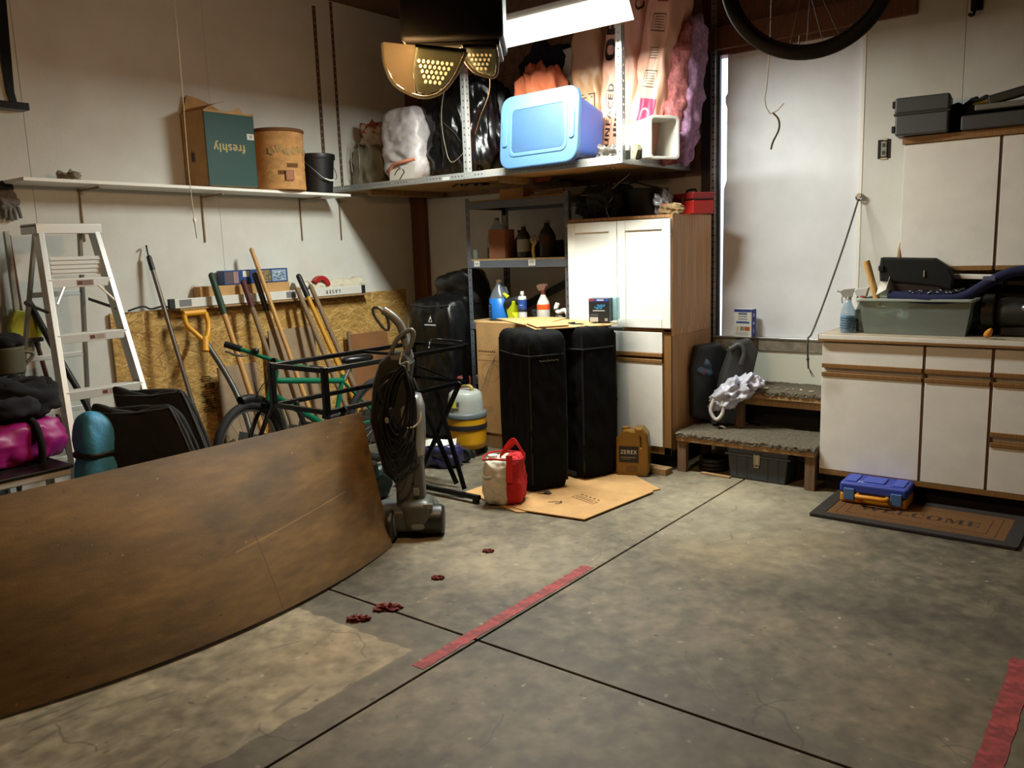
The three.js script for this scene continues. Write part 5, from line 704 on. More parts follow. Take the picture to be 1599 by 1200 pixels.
part(rw, 'strap', join([slab(.26, .035, .006, 30, 2, (x, y, z) => { const k = x / .26; return [-.02 + .15 * k, .25 + y * .8 + .1 * Math.sin(k * 3), z + .03 + .02 * Math.sin(k * 9)]; }), slab(.1, .04, .007, 12, 2, (x, y, z) => [x * .75, .285 + x * .65 + y * .7, z + .06]), slab(.16, .036, .005, 16, 2, (x, y, z) => [.03 + y, .14 + x, z + .107 + .004 * Math.sin(x * 40)])]), cloth(0xd01c1c, .7)); part(rw, 'white_jug', rod([-.06, .2, .0], [-.06, .29, .0], .03, .028), mWhite, [0, -.006, .03]); part(rw, 'pink_jug', rod([.07, .2, 0], [.07, .275, 0], .022), M(0xc48a90, .5));

// ---------- garage door opener on the ceiling, its bulb on and its lens covers hanging down ----------
const op = thing('garage_door_opener', 'black garage door opener with two perforated lens covers hanging down, near the ceiling', 'opener', [-2.07, 2.178, -2.36], .62);
part(op, 'motor_case', bx(-.175, .185, .0, .24, -.2, .12, .02), M(0x0e0e0d, .6)); part(op, 'base_pan', bx(-.16, .17, -.02, .0, -.18, .1, .006), M(0x151514, .5));
for (const x of [-.12, .12]) part(op, 'ceiling_strap', bx(x - .015, x + .015, .24, CE - 2.178, -.05, -.045, .001), mSteel);
const bulbAt = [-2.16, 2.125, -2.27];
const bulb = part(op, 'light_bulb', new THREE.SphereGeometry(.026, 20, 14), M(0xfff0d8, .3, { emissive: 0xffd9a0, emissiveIntensity: 6 })); bulb.position.copy(op.worldToLocal(V(...bulbAt)));
part(op, 'bulb_socket', rod([0, .02, 0], [0, .06, 0], .018), mWhite).position.copy(bulb.position);
op.updateMatrixWorld(true); op.attach(mesh('bulb_shield', bx(-2.29, -2.165, 2.05, 2.16, -2.392, -2.388, .001), M(0x1a1917, .6)));
const bulbLight = new THREE.PointLight(new THREE.Color(1, 0.58, 0.26), BULB, 0, 2); bulbLight.position.set(...bulbAt); bulbLight.castShadow = true; bulbLight.shadow.radius = 2.5; scene.add(bulbLight);
// the lens covers: half bowls with a pale solid end, a perforated panel and a translucent rim, drawn in units of 1 cm
const cm = (pts, dy = 0) => shp(pts.map(([x, y]) => [x * .01, (y + dy) * .01]));
function lensCover(at, rot, outline, end, panel, holes, hx, hy) {
  const g = new THREE.Group(); g.name = numbered('lens_cover'); op.add(g); g.position.set(...at); g.rotation.set(...rot);
  if (end) part(g, 'solid_end', ext(cm(end), .006, .002), M(0xe0dacb, .55, { transmission: .15, thickness: 0 }), [0, 0, .004], [0, 0, 0], 'solid pale end');
  const s = cm(panel); for (const [x, y] of holes) { const e = new THREE.Path(); e.absellipse(x * .01, y * .01, hx, hy, 0, 6.2832, true); s.holes.push(e); }
  part(g, 'perforated_panel', ext(s, .003, 0, 7), M(0xc4c8be, .45, { transmission: .35, thickness: 0 }), [0, 0, .002]);
  part(g, 'diffuser', ext(cm(panel.map(([x, y]) => [x * .96, y * .94])), .002, 0), M(0xd9d8cc, .5, { transmission: .4, thickness: 0 }), [0, 0, -.02]);
  part(g, 'rim', tube(outline.map(([x, y]) => [x * .01, y * .01, 0]), .006, 40, 8), M(0xb8b5a8, .4, { transmission: .25, thickness: 0 }));
  part(g, 'chrome_edge', bx(outline[0][0] * .01 + (end ? .115 : .0), outline.at(-1)[0] * .01, -.006, .006, -.006, .02, .003), M(0x4a443c, .25, { metalness: .7 }));
  return g;
}
const holes1 = [], holes2 = []; for (let j = 0; j < 5; j++) for (let i = 0; i < 8 - j; i++) holes1.push([1.1 + i * 1.62 + j * .75 - .6, -4.6 - j * 1.65]);
for (let j = 0; j < 4; j++) for (let i = 0; i < 6 - j; i++) holes2.push([-3.6 + i * 1.5 + j * .85, -2.7 - j * 1.5]);
lensCover([-.105, -.028, .155], [-.05, .02, -.14], [[-12.5, 0], [-11, -7], [-7.5, -12.8], [-2, -15.6], [4, -16.4], [9.5, -13.8], [13.5, -8], [16.5, 0]], [[-12, 0], [-10.6, -6.8], [-7.2, -12.4], [-2, -15.2], [.2, -15.4], [-1.4, -8], [-1, 0]], [[-.8, 0], [-1.2, -8], [.6, -14.6], [4, -15.6], [9, -13.2], [13, -7.6], [15.8, 0]], holes1, .0052, .0068);
lensCover([.098, -.03, .12], [-.05, .25, .02], [[-6, 0], [-5, -4.4], [-2, -8], [2, -9.6], [5.4, -9.4], [6.4, -4], [6, 0]], null, [[-5.6, 0], [-4.6, -4.2], [-1.8, -7.6], [2, -9.2], [5, -9], [6, -4], [5.6, 0]], holes2, .0045, .0055);
part(op, 'hanging_wire', tube([[.12, .0, .1], [.12, -.05, -.05], [.11, -.12, -.2], [.06, -.19, -.35], [.03, -.25, -.42]], .002, 24, 5), M(0x8f8778, .6));

// ---------- big sheet of hardboard lying across the left foreground ----------
const hb = thing('hardboard_sheet', 'large stained brown hardboard sheet leaning across the left foreground', 'board', [0, 0, 0]);
const bow = z => Math.max(-.3, 1 - ((z + 1.72) / 1.0) ** 2);
part(hb, 'sheet', keep(slab(2.44, 1, .005, 60, 14, (u, v, w) => { const z = -.29 - u * (1 - .0 * v) - .03 * v, b = bow(z), xb = -2.945 + .2 * b, yb = .004 + .014 * Math.max(0, b), k = v - .25 * Math.sin(v * Math.PI) * .3 * (b - .3); return [xb + (-3.15 - xb) * k + w, yb + (.664 - yb) * v, z]; })), M(0xffffff, .62, { map: asTex(canvas(2048, 640, (c, w, h) => {
  const base = pixels(512, 160, (u, v) => { const a = .86 + .5 * (fbm(u, v, 6, 5, 301) - .5) + .18 * (fbm(u, v, 40, 2, 311) - .5); return [132 * a, 102 * a, 56 * a]; }); c.drawImage(base, 0, 0, w, h);
  const spot = (x, y, r, a, sx = 1) => { c.save(); c.translate(x * w, y * h); c.scale(sx, 1); const g = c.createRadialGradient(0, 0, 0, 0, 0, r); g.addColorStop(0, `rgba(38,32,20,${a})`); g.addColorStop(1, 'rgba(38,32,20,0)'); c.fillStyle = g; c.beginPath(); c.arc(0, 0, r, 0, 7); c.fill(); c.restore(); };
  for (const [x, y, r, a, s] of [[.76, .22, 90, .4, 1.4], [.7, .3, 60, .3, 1.5], [.86, .2, 40, .35, 1], [.62, .4, 70, .3, 1.6], [.9, .5, 60, .3, 1.2], [.965, .4, 60, .3, .6], [.52, .1, 120, .25, 2], [.4, .35, 90, .2, 2], [.72, .03, 60, .4, 6], [.99, .3, 40, .5, .6], [.99, .8, 40, .35, .6], [.6, .52, 30, .3, 1], [.3, .6, 130, .18, 2]]) spot(x, y, r, a, s);
  c.strokeStyle = 'rgba(198,158,92,.4)'; c.lineWidth = 4; c.beginPath(); c.moveTo(w * .62, h * .60); c.lineTo(w * .9, h * .5); c.stroke(); c.strokeStyle = 'rgba(40,26,10,.5)'; c.lineWidth = 3; c.beginPath(); c.moveTo(w * .665, h * .52); c.lineTo(w * .67, h); c.stroke();
  for (let i = 0; i < 60; i++) { c.fillStyle = i % 3 ? 'rgba(40,26,10,.4)' : 'rgba(220,190,130,.5)'; c.beginPath(); c.arc(rr(0, w), rr(0, h), rr(1, 4), 0, 7); c.fill(); }
}), { wrap: false }), bumpMap: asTex(fine, { sx: .1, sy: .25, srgb: false }), bumpScale: .0004 }));

// ---------- floor cleaner ----------
const vc = thing('upright_cleaner', 'grey upright carpet cleaner with coiled black cords beside the hardboard sheet', 'cleaner', [-3.0, 0, -2.93], .667);
const mVac = plastic(0x4f524f, .42), mVacL = plastic(0x777b77, .35), mVacD = plastic(0x222322, .4);
const px = (x, y, z = 0) => [(x - 645 + (833 - y) * .055) / 297, (833 - y) / 295, z];
part(vc, 'base_housing', join([mv(blob(.33, .13, .26, { n: 5, amp: .0, seg: 40 }), -.03, .03, -.03), mv(blob(.17, .17, .2, { n: 4, amp: 0, seg: 36 }), .035, .03, .01)]), mVac);
part(vc, 'brush_cover', mv(blob(.36, .09, .16, { n: 5, amp: 0, seg: 36 }), -.1, .012, -.17), mVacD); part(vc, 'drum', mv(lathe([[0, -.06], [.066, -.06], [.078, -.045], [.078, .045], [.066, .06], [0, .06]], 28), .11, .082, .03, 0, 0, Math.PI / 2), mVacD);
for (const s of [-1]) { part(vc, 'wheel', mv(lathe([[0, -.022], [.07, -.022], [.082, -.012], [.082, .012], [.07, .022], [.0, .022]], 30), -.1, .083, .11, 0, 0, Math.PI / 2), mVacD); part(vc, 'wheel_cap', mv(new THREE.CylinderGeometry(.055, .06, .05, 28), -.096, .083, .11, 0, 0, Math.PI / 2), mVac); }
part(vc, 'warning_label', bx(.07, .12, .17, .2, .085, .1, .004), mVacL, [0, -.015, 0]); part(vc, 'pale_badge', blob(.07, .03, .012, { n: 3, amp: 0, seg: 16 }), mVacL, [.04, .055, .112]);
part(vc, 'neck', (() => { const s = shp([[-.055, .14], [.06, .14], [.055, .42], [-.05, .42]]); return mv(ext(s, .07, .018), 0, 0, -.035); })(), mVac); part(vc, 'catch', bx(.02, .05, .22, .26, .05, .065, .004), mVacL); for (const y of [.28, .36]) part(vc, 'screw', mv(new THREE.SphereGeometry(.008, 10, 8), .02, y, .052), mVacD);
part(vc, 'canister', lathe([[0, .40], [.06, .40], [.075, .43], [.085, .55], [.085, .68], [.07, .74], [0, .75]], 32), M(0x8d8f8f, .25, { metalness: .5 }), [.01, 0, .0]);
part(vc, 'body_shell', mv(ext(shp([[-.1, .36], [-.07, .33], [.03, .40], [.02, .62], [.0, .80], [.02, .90], [.0, .93], [-.05, .93], [-.09, .90], [-.125, .80], [-.15, .62]]), .1, .03), 0, 0, -.05), mVacD);
part(vc, 'side_strut', tube([px(598, 700, .06), px(594, 650, .07), px(606, 600, .07), px(622, 570, .06)], .011, 24, 8), mVacL);
part(vc, 'handle_stem', tube([px(640, 560), px(633, 535), px(626, 512), px(615, 498), px(600, 487)], .021, 24, 12), plastic(0x5b5f60, .35)); part(vc, 'handle_loop', tube([px(605, 497), px(594, 484), px(585, 484), px(587, 495), px(600, 513), px(608, 515)], .008, 40, 8, true), plastic(0x3f4243, .35));
part(vc, 'cord_hook', tube([px(613, 552), px(622, 530), px(640, 517), px(646, 522), px(642, 540), px(630, 556), px(618, 560)], .012, 40, 8, true), mVac, [0, 0, .03]); part(vc, 'lower_hook', tube([px(630, 548, .06), px(628, 565, .09), px(640, 562, .1), px(641, 575, .1)], .006, 20, 6), mVacL);
const cordLoops = []; for (let i = 0; i < 13; i++) { const a = rr(-9, 14), b = rr(-16, 22), z = .09 + .006 * (i % 7); cordLoops.push(tube([px(630 + a * .3, 566 + rr(0, 8), z), px(610 + a, 600 + b, z + .02), px(602 + a * 1.2, 655 + b, z + .03), px(618 + a, 700 + b * 2, z + .02), px(640 + a, 675 + b * 2, z + .03), px(646 + a * .6, 620 + b, z + .02), px(638, 575, z)], .0052, 70, 6, true)); }
part(vc, 'power_cord', join(cordLoops), M(0x0c0c0c, .4)); part(vc, 'hose_bundle', join([0, 1, 2, 3, 4].map(i => tube([px(634, 574, .07), px(614 - i * 3, 600, .1 + .008 * i), px(600 + i * 4, 650, .1), px(604 + i * 6, 690 - i * 6, .1)], .014, 40, 8))), M(0x101010, .35)); part(vc, 'pale_wire', tube([px(641, 657, .15), px(652, 655, .15), px(660, 645, .15), px(661, 634, .15)], .004, 20, 6), mWhite); part(vc, 'plug', blob(.03, .05, .025, { n: 3, amp: 0, seg: 16 }), mBlack, px(617, 640, .15)); part(vc, 'bright_tab', blob(.02, .03, .01, { n: 3, amp: 0, seg: 14 }), mVacL, px(612, 648, .17));

// ---------- folding table frame ----------
const tf = thing('folding_stand', 'black steel folding table frame without a top, behind the carpet cleaner', 'frame', [0, 0, 0]);
const FX0 = -3.82, FX1 = -3.37, FZ0 = -2.72, FZ1 = -3.82, mTube = M(0x131314, .22, { metalness: .55 });
for (const y of [.88, .66]) { for (const x of [FX0, FX1]) part(tf, 'side_rail', bx(x - .013, x + .013, y - .026, y, FZ1, FZ0, .004), mTube); for (const z of [FZ0, FZ1]) part(tf, 'end_rail', bx(FX0, FX1, y - .026, y, z - .013, z + .013, .004), mTube); }
for (const x of [FX0, FX1]) for (const z of [FZ0, FZ1]) part(tf, 'corner_post', bx(x - .016, x + .016, .63, .885, z - .016, z + .016, .004), mTube);
for (const z of [FZ1 + .09, FZ0 - .1]) { part(tf, 'leg', bar([FX1 + .03, .66, z], [FX0 + .12, .02, z + .03], .03, .018, [0, 0, 1]), mTube); part(tf, 'leg', bar([FX0 + .1, .66, z + .03], [FX1 - .0, .02, z + .04], .03, .018, [0, 0, 1]), mTube); }
part(tf, 'leg', bar([FX1 - .06, .64, -3.6], [FX1 + .19, .05, -3.55], .026, .018, [0, 0, 1]), mTube);
for (const [z, x0, x1] of [[-3.5, -3.72, -3.02], [-2.84, -3.9, -3.3]]) { part(tf, 'foot_bar', bx(x0, x1, .022, .05, z - .016, z + .016, .008), mTube); for (const x of [x0 + .03, x1 - .03]) part(tf, 'foot_pad', bx(x - .015, x + .015, 0, .024, z - .018, z + .018, .005), mRubber); }
part(tf, 'cross_bar', bar([FX1, .84, -3.3], [FX1 - .02, .68, -3.7], .012, .012, [0, 0, 1]), mTube); part(tf, 'cross_bar', bx(FX0, FX1, .855, .872, -3.4, -3.38, .003), mTube); part(tf, 'hook_bar', tube([[-3.37, .89, -3.5], [-3.4, .93, -3.55], [-3.5, .92, -3.7], [-3.37, .9, -3.8]], .007, 24, 6), mTube);

// ---------- green bicycle behind the frame ----------
const bk = thing('bicycle', 'green and black bicycle leaning behind the black steel frame', 'bicycle', [0, 0, 0]);
const mGreen = M(0x0a6a4c, .3, { metalness: .2 }), BXx = -4.28;
const HT = [BXx, .70, -3.06], SC = [BXx, .62, -3.60], BBk = [BXx, .30, -3.5], FH = [BXx - .02, .30, -2.86], RH = [BXx, .30, -3.92];
part(bk, 'frame', join([rod(HT, SC, .019), rod([BXx, .62, -3.03], BBk, .021), rod([BXx, .66, -3.61], BBk, .016), rod(SC, RH, .010), rod(BBk, RH, .010), rod([BXx, .76, -3.08], [BXx, .58, -3.01], .022)]), mGreen);
part(bk, 'fork', join([rod([BXx, .58, -3.01], [BXx, .54, -2.99], .03), ...[-1, 1].map(s => tube([[BXx + s * .045, .56, -3.0], [BXx + s * .05, .45, -2.93], [BXx + s * .05, .30, -2.86]], .014, 16, 8)), bar([BXx - .06, .565, -3.0], [BXx + .06, .565, -3.0], .035, .03, [0, 0, 1], .01)]), mBlackSteel);
for (const [c, nm] of [[FH, 'front'], [RH, 'rear']]) { const w = new THREE.Group(); w.name = numbered('wheel'); bk.add(w); w.position.set(...c); w.rotation.y = nm === 'front' ? Math.PI / 2 + .25 : Math.PI / 2; part(w, 'tyre', new THREE.TorusGeometry(.275, .026, 12, 56), mRubber); part(w, 'rim', new THREE.TorusGeometry(.245, .01, 8, 56), mSteel); part(w, 'hub', rod([0, 0, -.05], [0, 0, .05], .02), mDark); for (let i = 0; i < 20; i++) { const a = i / 20 * 6.283; part(w, 'spoke', rod([Math.cos(a + .4) * .02, Math.sin(a + .4) * .02, 0], [Math.cos(a) * .245, Math.sin(a) * .245, 0], .0013, .0013, 5), mSteel); } }
part(bk, 'mudguard', (() => { const g = new THREE.TorusGeometry(.312, .03, 8, 40, 1.7); return g; })(), mBlack, FH, [0, Math.PI / 2 + .25, 0]);
part(bk, 'stem', join([rod([BXx, .76, -3.08], [BXx, .82, -3.09], .016), rod([BXx, .82, -3.09], [-4.24, .83, -3.04], .017)]), mBlackSteel);
part(bk, 'handlebar', tube([[-4.46, .93, -2.88], [-4.36, .885, -2.96], [-4.26, .83, -3.05], [-4.14, .785, -3.15], [-4.03, .76, -3.24]], .013, 40, 8), mGreen);
part(bk, 'grip', rod([-4.475, .94, -2.87], [-4.40, .905, -2.93], .02), mBlack); part(bk, 'grip', rod([-4.09, .773, -3.19], [-4.02, .757, -3.25], .02), mBlack);
part(bk, 'brake_lever', tube([[-4.36, .87, -2.95], [-4.39, .87, -2.90], [-4.45, .90, -2.85]], .007, 16, 6), mSteel); part(bk, 'shifter', blob(.05, .035, .04, { n: 3, amp: 0, seg: 16 }), mBlack, [-4.33, .875, -2.98]);
part(bk, 'cable', join([tube([[-4.36, .87, -2.96], [-4.25, .72, -2.9], [-4.24, .6, -2.92], [-4.28, .56, -3.0]], .003, 30, 5), tube([[-4.2, .82, -3.1], [-4.22, .7, -2.94], [-4.25, .6, -2.9], [-4.28, .57, -3.0]], .003, 30, 5)]), mBlack);
part(bk, 'saddle', blob(.13, .06, .26, { n: 2.6, amp: 0, seg: 30, fn: (x, y, z) => [x * (.55 + .45 * (z < 0 ? 1 : 1 - z * 6.5)), y, z] }), M(0x0e0e10, .3), [BXx, .72, -3.74]); part(bk, 'seat_post', rod([BXx, .62, -3.62], [BXx, .74, -3.70], .013), mSteel); part(bk, 'crank', join([mv(new THREE.CylinderGeometry(.09, .09, .01, 24), BXx + .05, .3, -3.5, 0, 0, Math.PI / 2), bar([BXx + .06, .3, -3.5], [BXx + .06, .42, -3.4], .02, .01, [1, 0, 0]), bx(BXx + .06, BXx + .15, .41, .435, -3.44, -3.36, .004)]), mDark);

// ---------- covered grill, floor machines ----------
const gl = thing('covered_grill', 'grill under a black cover with a small white triangle mark, in the corner', 'grill', [-4.385, 0, -4.84]);
part(gl, 'cover', blob(.48, 1.12, .56, { n: 8, amp: .012, f: 7, ridge: .5, seg: 80, fn: (x, y, z) => [x, y * (1 - Math.max(0, z) * .16), z] }), M(0x0b0c0c, .32, { bumpMap: bc, bumpScale: .002 }));
part(gl, 'hood', blob(.4, .3, .26, { n: 5, amp: .012, f: 8, seg: 40 }), M(0x101111, .4), [.06, 1.0, -.12], [.1, 0, .16]); part(gl, 'seam', tube([[-.2, 1.05, .25], [0, 1.04, .285], [.2, 1.05, .25]], .005, 20, 5), M(0x2b2d2c, .5));
decal(gl, 'mark', .13, .1, (c, w, h) => { c.fillStyle = '#d9d9d6'; c.beginPath(); c.moveTo(w * .45, h * .05); c.lineTo(w * .62, h * .55); c.lineTo(w * .3, h * .55); c.fill(); c.fillStyle = '#111'; c.beginPath(); c.arc(w * .47, h * .43, h * .1, 0, 7); c.fill(); fill(c, '#c2c2be', 0, h * .72, w * .92, h * .1); }, [.04, .93, .288], [-.12, 0, 0], 128);
const sv = thing('shop_vacuum', 'yellow and grey shop vacuum behind the black frame legs', 'vacuum', [-3.86, .0, -4.36]);
part(sv, 'tank', lathe([[0, .06], [.13, .06], [.14, .1], [.145, .27], [.14, .29], [0, .29]], 36), plastic(0xd39a18, .4)); part(sv, 'collar', lathe([[.147, .28], [.15, .285], [.15, .31], [.14, .32], [0, .32]], 36), plastic(0x5d6468, .4)); part(sv, 'motor_head', lathe([[.13, .31], [.125, .4], [.115, .45], [.09, .47], [0, .475]], 36), plastic(0x9da09a, .4)); part(sv, 'top_handle', tube([[-.07, .46, 0], [-.05, .5, 0], [.05, .5, 0], [.07, .46, 0]], .013, 20, 8), plastic(0x9d8a4a, .5)); print(sv, 'label', .06, .05, (c, w, h) => { fill(c, '#c9c022', 0, 0, w, h); fill(c, '#8d8a80', w * .55, 0, w * .45, h); fill(c, '#3a3a34', w * .62, h * .2, w * .3, h * .6); }, [.02, .385, .1275], [-.12, .15, 0], 64); part(sv, 'black_band', lathe([[.1455, .20], [.149, .20], [.149, .235], [.1455, .235]], 36), mDark); for (const a of [0.6, 2.2, 3.9, 5.4]) part(sv, 'caster', rod([Math.cos(a) * .12, 0.03, Math.sin(a) * .12 - .012], [Math.cos(a) * .12, .03, Math.sin(a) * .12 + .012], .03), mDark);
const fp = thing('floor_pack', 'blue and white flat plastic pack on the floor between the frame legs', 'pack', [-3.78, 0, -4.02], .4); part(fp, 'pack_body', blob(.26, .16, .16, { n: 4, amp: .012, f: 14, seg: 40 }), M(0x2f2e52, .25)); part(fp, 'white_flap', slab(.22, .05, .004, 10, 2, (x, y, z) => [x - .11, y, z + .01 * Math.sin(x * 30)]), mWhite, [0, .155, .05], [-.7, 0, .08]);
single('paper_sack', 'crumpled tan paper sack beside the tall carton', 'sack', blob(.2, .38, .16, { n: 3, amp: .025, f: 12, ridge: .6, seg: 50 }), M(0x81725c, .85), [-3.98, 0, -4.5]);
single('red_can', 'dull red can between the shop vacuum and the paper sack', 'can', lathe([[0, 0], [.05, 0], [.052, .14], [.045, .155], [0, .157]], 24), M(0x6f2e2a, .5), [-3.99, .385, -4.5]);
const cas = thing('dolly_wheel', 'black caster wheel on the floor left of the floor cardboard', 'wheel', [-3.72, .055, -4.16], .5); part(cas, 'tyre', new THREE.TorusGeometry(.04, .016, 10, 24), mRubber); part(cas, 'hub', rod([0, 0, -.012], [0, 0, .012], .028), mDark);
const hs = thing('thin_cord', 'thin pale cord slanting down beside the rack upright', 'cord', [-3.86, .38, -4.6]); part(hs, 'cord', tube([[-.05, 0, .05], [.0, .1, .03], [.05, .22, .02], [.09, .3, 0], [.1, .36, -.02]], .0035, 24, 5), M(0x77716a, .7));
single('green_mower_part', 'dark machine part with green and silver pieces under the black frame', 'machine', join([mv(blob(.34, .2, .3, { n: 4, amp: .02, f: 9, seg: 36 }), 0, 0, 0), mv(new THREE.CylinderGeometry(.09, .1, .08, 24), .1, .2, .05), rod([-.12, .1, .1], [.05, .28, .14], .02), rod([.12, .05, .15], [.2, .2, .18], .014)]), M(0x12241f, .4, { metalness: .3 }), [-3.72, 0, -3.2]);
single('silver_pipe', 'silver tube standing behind the hardboard near the bicycle wheel', 'pipe', rod([-.05, 0, 0], [-.1, .62, .12], .013), mSteel, [-3.9, 0, -3.0]);
single('camouflage_cloth', 'crumpled camouflage cloth behind the top edge of the hardboard sheet', 'cloth', blob(.4, .5, .26, { n: 3, amp: .035, f: 9, seg: 46 }), M(0xffffff, .95, { map: asTex(canvas(128, 128, (c, w, h) => { fill(c, '#6d6347', 0, 0, w, h); for (let i = 0; i < 90; i++) { c.fillStyle = ['#4b3a26', '#7a5a34', '#3b3c2a', '#8f8a72'][i % 4]; c.beginPath(); c.ellipse(rr(0, w), rr(0, h), rr(4, 14), rr(3, 9), rr(0, 3), 0, 7); c.fill(); } }), { sx: .25, sy: .25 }) }), [-3.72, 0, -2.42], [0, .5, 0]);

// ---------- left edge ----------
const fold = (label, p, turn, w, h, tilt) => { const g = thing('foam_mat', label, 'mat', p, turn, ''); delete g.userData.group; part(g, 'panel', blob(w, h, .05, { n: 7, amp: .006, f: 7, seg: 50, fn: (x, y, z) => [x - (y - .4) * .3, y - .03 * (x / w) * (y > .6 ? 1 : 0) - .03 * Math.cos(x / w * 5) * (y > .6 ? 1 : 0), z] }), M(0x1b1c1d, .9, { bumpMap: bc, bumpScale: .002 }), [0, 0, 0], [tilt, 0, 0]); part(g, 'rear_panel', blob(w * .97, h * .985, .045, { n: 7, amp: .006, f: 7, seg: 50, s: 4, fn: (x, y, z) => [x - (y - .4) * .3, y, z] }), M(0x161718, .9, { bumpMap: bc, bumpScale: .002 }), [.012, 0, -.06], [tilt * .7, .07, 0]); part(g, 'fold_edge', tube([[.02 - w / 2 - (.16 - .4) * .3, .16, -.02], [.02 - w / 2 - (.48 - .4) * .3, .48, -.06], [.03 - w / 2 - (.73 - .4) * .3, .74, -.085]], .03, 20, 8), M(0x202122, .9)); part(g, 'piping', tube([[-w * .45 - .115, h * .97, .0], [-.12, h * .955, .0], [w * .36 - .12, h * .965, .0], [w * .47 - .115, h * .93, .0], [w * .495 + .02, h * .4, .0]], .006, 40, 6), M(0x3a3b3c, .8), [0, 0, .02], [tilt, 0, 0]); return g; };
fold('front folded black foam mat standing behind the hardboard sheet', [-3.62, 0, -1.92], .82, .40, .80, -.1); fold('rear folded black foam mat, partly hidden by the front one', [-3.78, 0, -2.09], .80, .36, .84, -.12);
const slb = thing('sleeping_bag', 'bright blue rolled sleeping bag with black band beside the foam mats', 'sleeping bag', [-3.86, 0, -1.755]); part(slb, 'roll', blob(.18, .78, .19, { n: 3.4, amp: .005, f: 9, seg: 50, fn: (x, y, z) => { const k = 1 - .13 * Math.exp(-(((y - .58) / .03) ** 2)); return [x * k, y, z * k]; } }), M(0x4c9fd0, .55, { bumpMap: bc, bumpScale: .002 })); part(slb, 'band', blob(.175, .045, .185, { n: 3.4, amp: 0, seg: 36 }), mBlack, [0, .56, 0]);
const bn2 = thing('folding_bench', 'white folding bench at the left edge with bags piled on it', 'bench', [-4.18, 0, -1.28]);
part(bn2, 'bench_top', bx(-.3, .3, .50, .535, -.36, .5, .008).rotateY(0), painted(0xc9c8c4, .4), [0, 0, 0]); part(bn2, 'dark_rim', bx(-.31, .31, .535, .55, -.37, .51, .006), mBlack); for (const x of [-.24, .27]) for (const z of [-.31, .44]) part(bn2, 'leg', bar([x, 0, z], [x * .9, .5, z * .92], .03, .03, [0, 0, 1]), painted(0xcfcfcb, .4)); part(bn2, 'strut', bar([.25, .12, -.28], [.25, .48, .3], .025, .02, [1, 0, 0]), mSteel);
for (let i = 0; i < 3; i++) single('white_bottle', ['white bottle leftmost under the bench', 'white bottle in the middle under the bench', 'small white bottle rightmost under the bench'][i], 'bottle', lathe([[0, 0], [.03, 0], [.032, .3 + i * .03], [.012, .36 + i * .03], [.012, .4 + i * .03], [0, .4 + i * .03]], 20), mWhite, [-3.84 - i * .02, 0, -1.40 - i * .11]);
single('blue_crate', 'dark blue crate under the white bench', 'crate', box(.22, .42, .22, .01).translate(0, .21, 0), plastic(0x22364a, .5), [-4.0, 0, -1.30]);
const pk = thing('duffel_bag', 'magenta duffel bag with black straps lying on the white bench', 'bag', [-4.2, .551, -1.40], .12); part(pk, 'duffel_body', blob(.36, .19, .66, { n: 5, amp: .015, f: 8, ridge: .5, seg: 60 }), M(0x9c1470, .45)); for (const z of [-.16, .12]) part(pk, 'strap', tube([[.19, .0, z], [.2, .1, z], [.14, .195, z], [-.1, .2, z]], .018, 24, 6), mBlackCloth); part(pk, 'hanging_strap', slab(.06, .34, .006, 4, 16, (x, y, z) => [z, -y + .03 * Math.sin(y * 9), x]), mBlackCloth, [.22, .12, .1], [0, 0, -.1]);
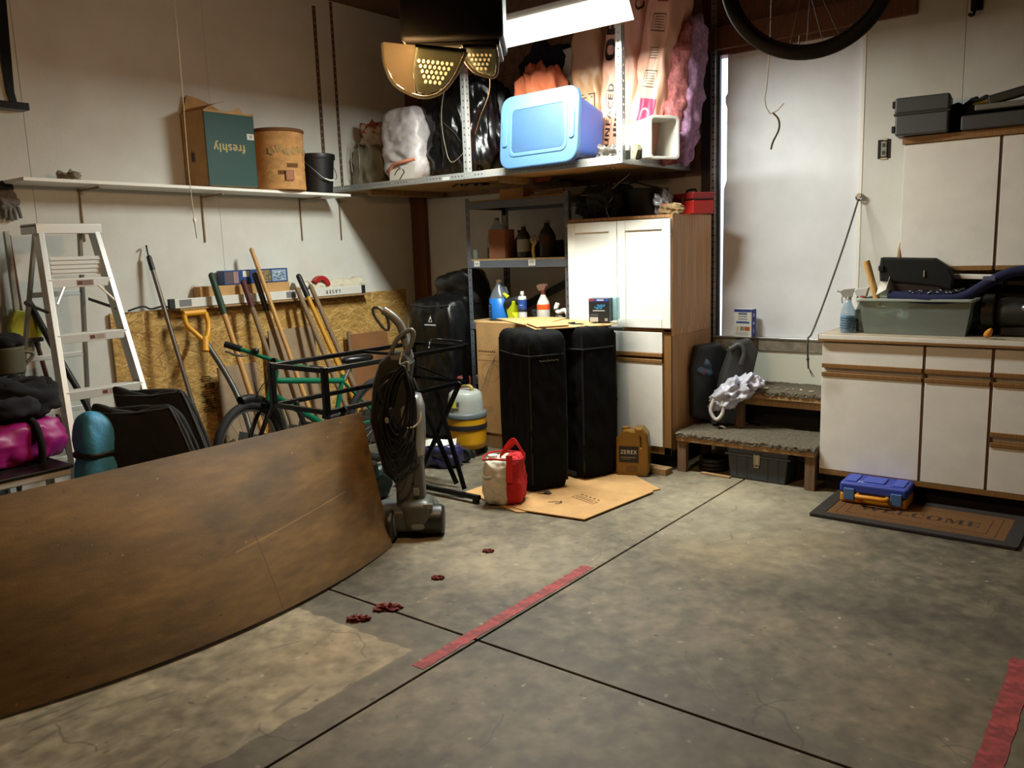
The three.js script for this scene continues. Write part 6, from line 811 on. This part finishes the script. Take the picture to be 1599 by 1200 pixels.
const cpk = thing('backpack', 'black backpack heaped on the magenta duffel bag', 'backpack', [-4.22, .74, -1.55]); part(cpk, 'pack_body', blob(.3, .2, .36, { n: 3, amp: .025, f: 9, seg: 50 }), cloth(0x17181b)); part(cpk, 'pocket', blob(.12, .1, .2, { n: 3, amp: .01, f: 12, seg: 30 }), cloth(0x22232a), [.13, .03, .03]); part(cpk, 'flap', blob(.14, .09, .08, { n: 2.6, amp: .012, f: 14, seg: 30 }), mBlackCloth, [.05, .1, -.16], [.5, 0, 0]);
const tin = thing('olive_pot', 'olive tin pot with a dark cap lying on it above the backpack', 'pot', [-4.34, .945, -1.60]); part(tin, 'pot', lathe([[0, 0], [.075, 0], [.08, .01], [.082, .12], [.086, .125], [.08, .13], [0, .128]], 30), M(0x4c4a38, .6)); part(tin, 'pot_handle', tube([[.0, .1, -.08], [.0, .08, -.125], [.0, .03, -.08]], .008, 16, 6), M(0x5b5844, .6)); part(tin, 'cap_crown', blob(.17, .07, .17, { n: 2.4, amp: .01, f: 12, seg: 30 }), mBlackCloth, [0, .125, .0]); part(tin, 'cap_brim', ext((() => { const s = new THREE.Shape(); s.absellipse(0, 0, .07, .075, 0, 3.1416); return s; })(), .006, .003), mBlackCloth, [.0, .145, -.05], [-Math.PI / 2 + .15, 0, Math.PI]);
const dbg = thing('hanging_bag', 'black bag standing tall at the left edge below the dustpan', 'bag', [-4.62, .0, -1.55]); part(dbg, 'bag_body', blob(.26, 1.16, .26, { n: 4, amp: .02, f: 6, ridge: .5, seg: 60 }), M(0x131415, .6)); part(dbg, 'pale_fold', tube([[.12, 1.05, .1], [.135, .9, .11], [.125, .7, .12]], .01, 20, 6), M(0x4a4c4e, .6));
const rk = thing('broom_pole', 'rusty brown pole leaning on the wall behind the ladder', 'pole', [-5.1, .02, -2.2]); part(rk, 'pole', rod([0, 0, 0], [-.12, 1.0, .1], .013), M(0x5b2f1e, .7)); part(rk, 'pole_tip', rod([-.115, .96, .096], [-.125, 1.03, .103], .016), mDark);
const bp = thing('black_pole', 'thick black pole leaning on the wall behind the ladder steps', 'pole', [-4.88, .02, -2.28]); part(bp, 'pole', tube([[0, 0, 0], [-.06, .5, .03], [-.16, .9, .14], [-.3, 1.2, .2]], .02, 30, 8), mBlack); part(bp, 'end_cap', rod([-.29, 1.18, .196], [-.315, 1.23, .21], .023), mDark);
renderer.render(scene, camera);
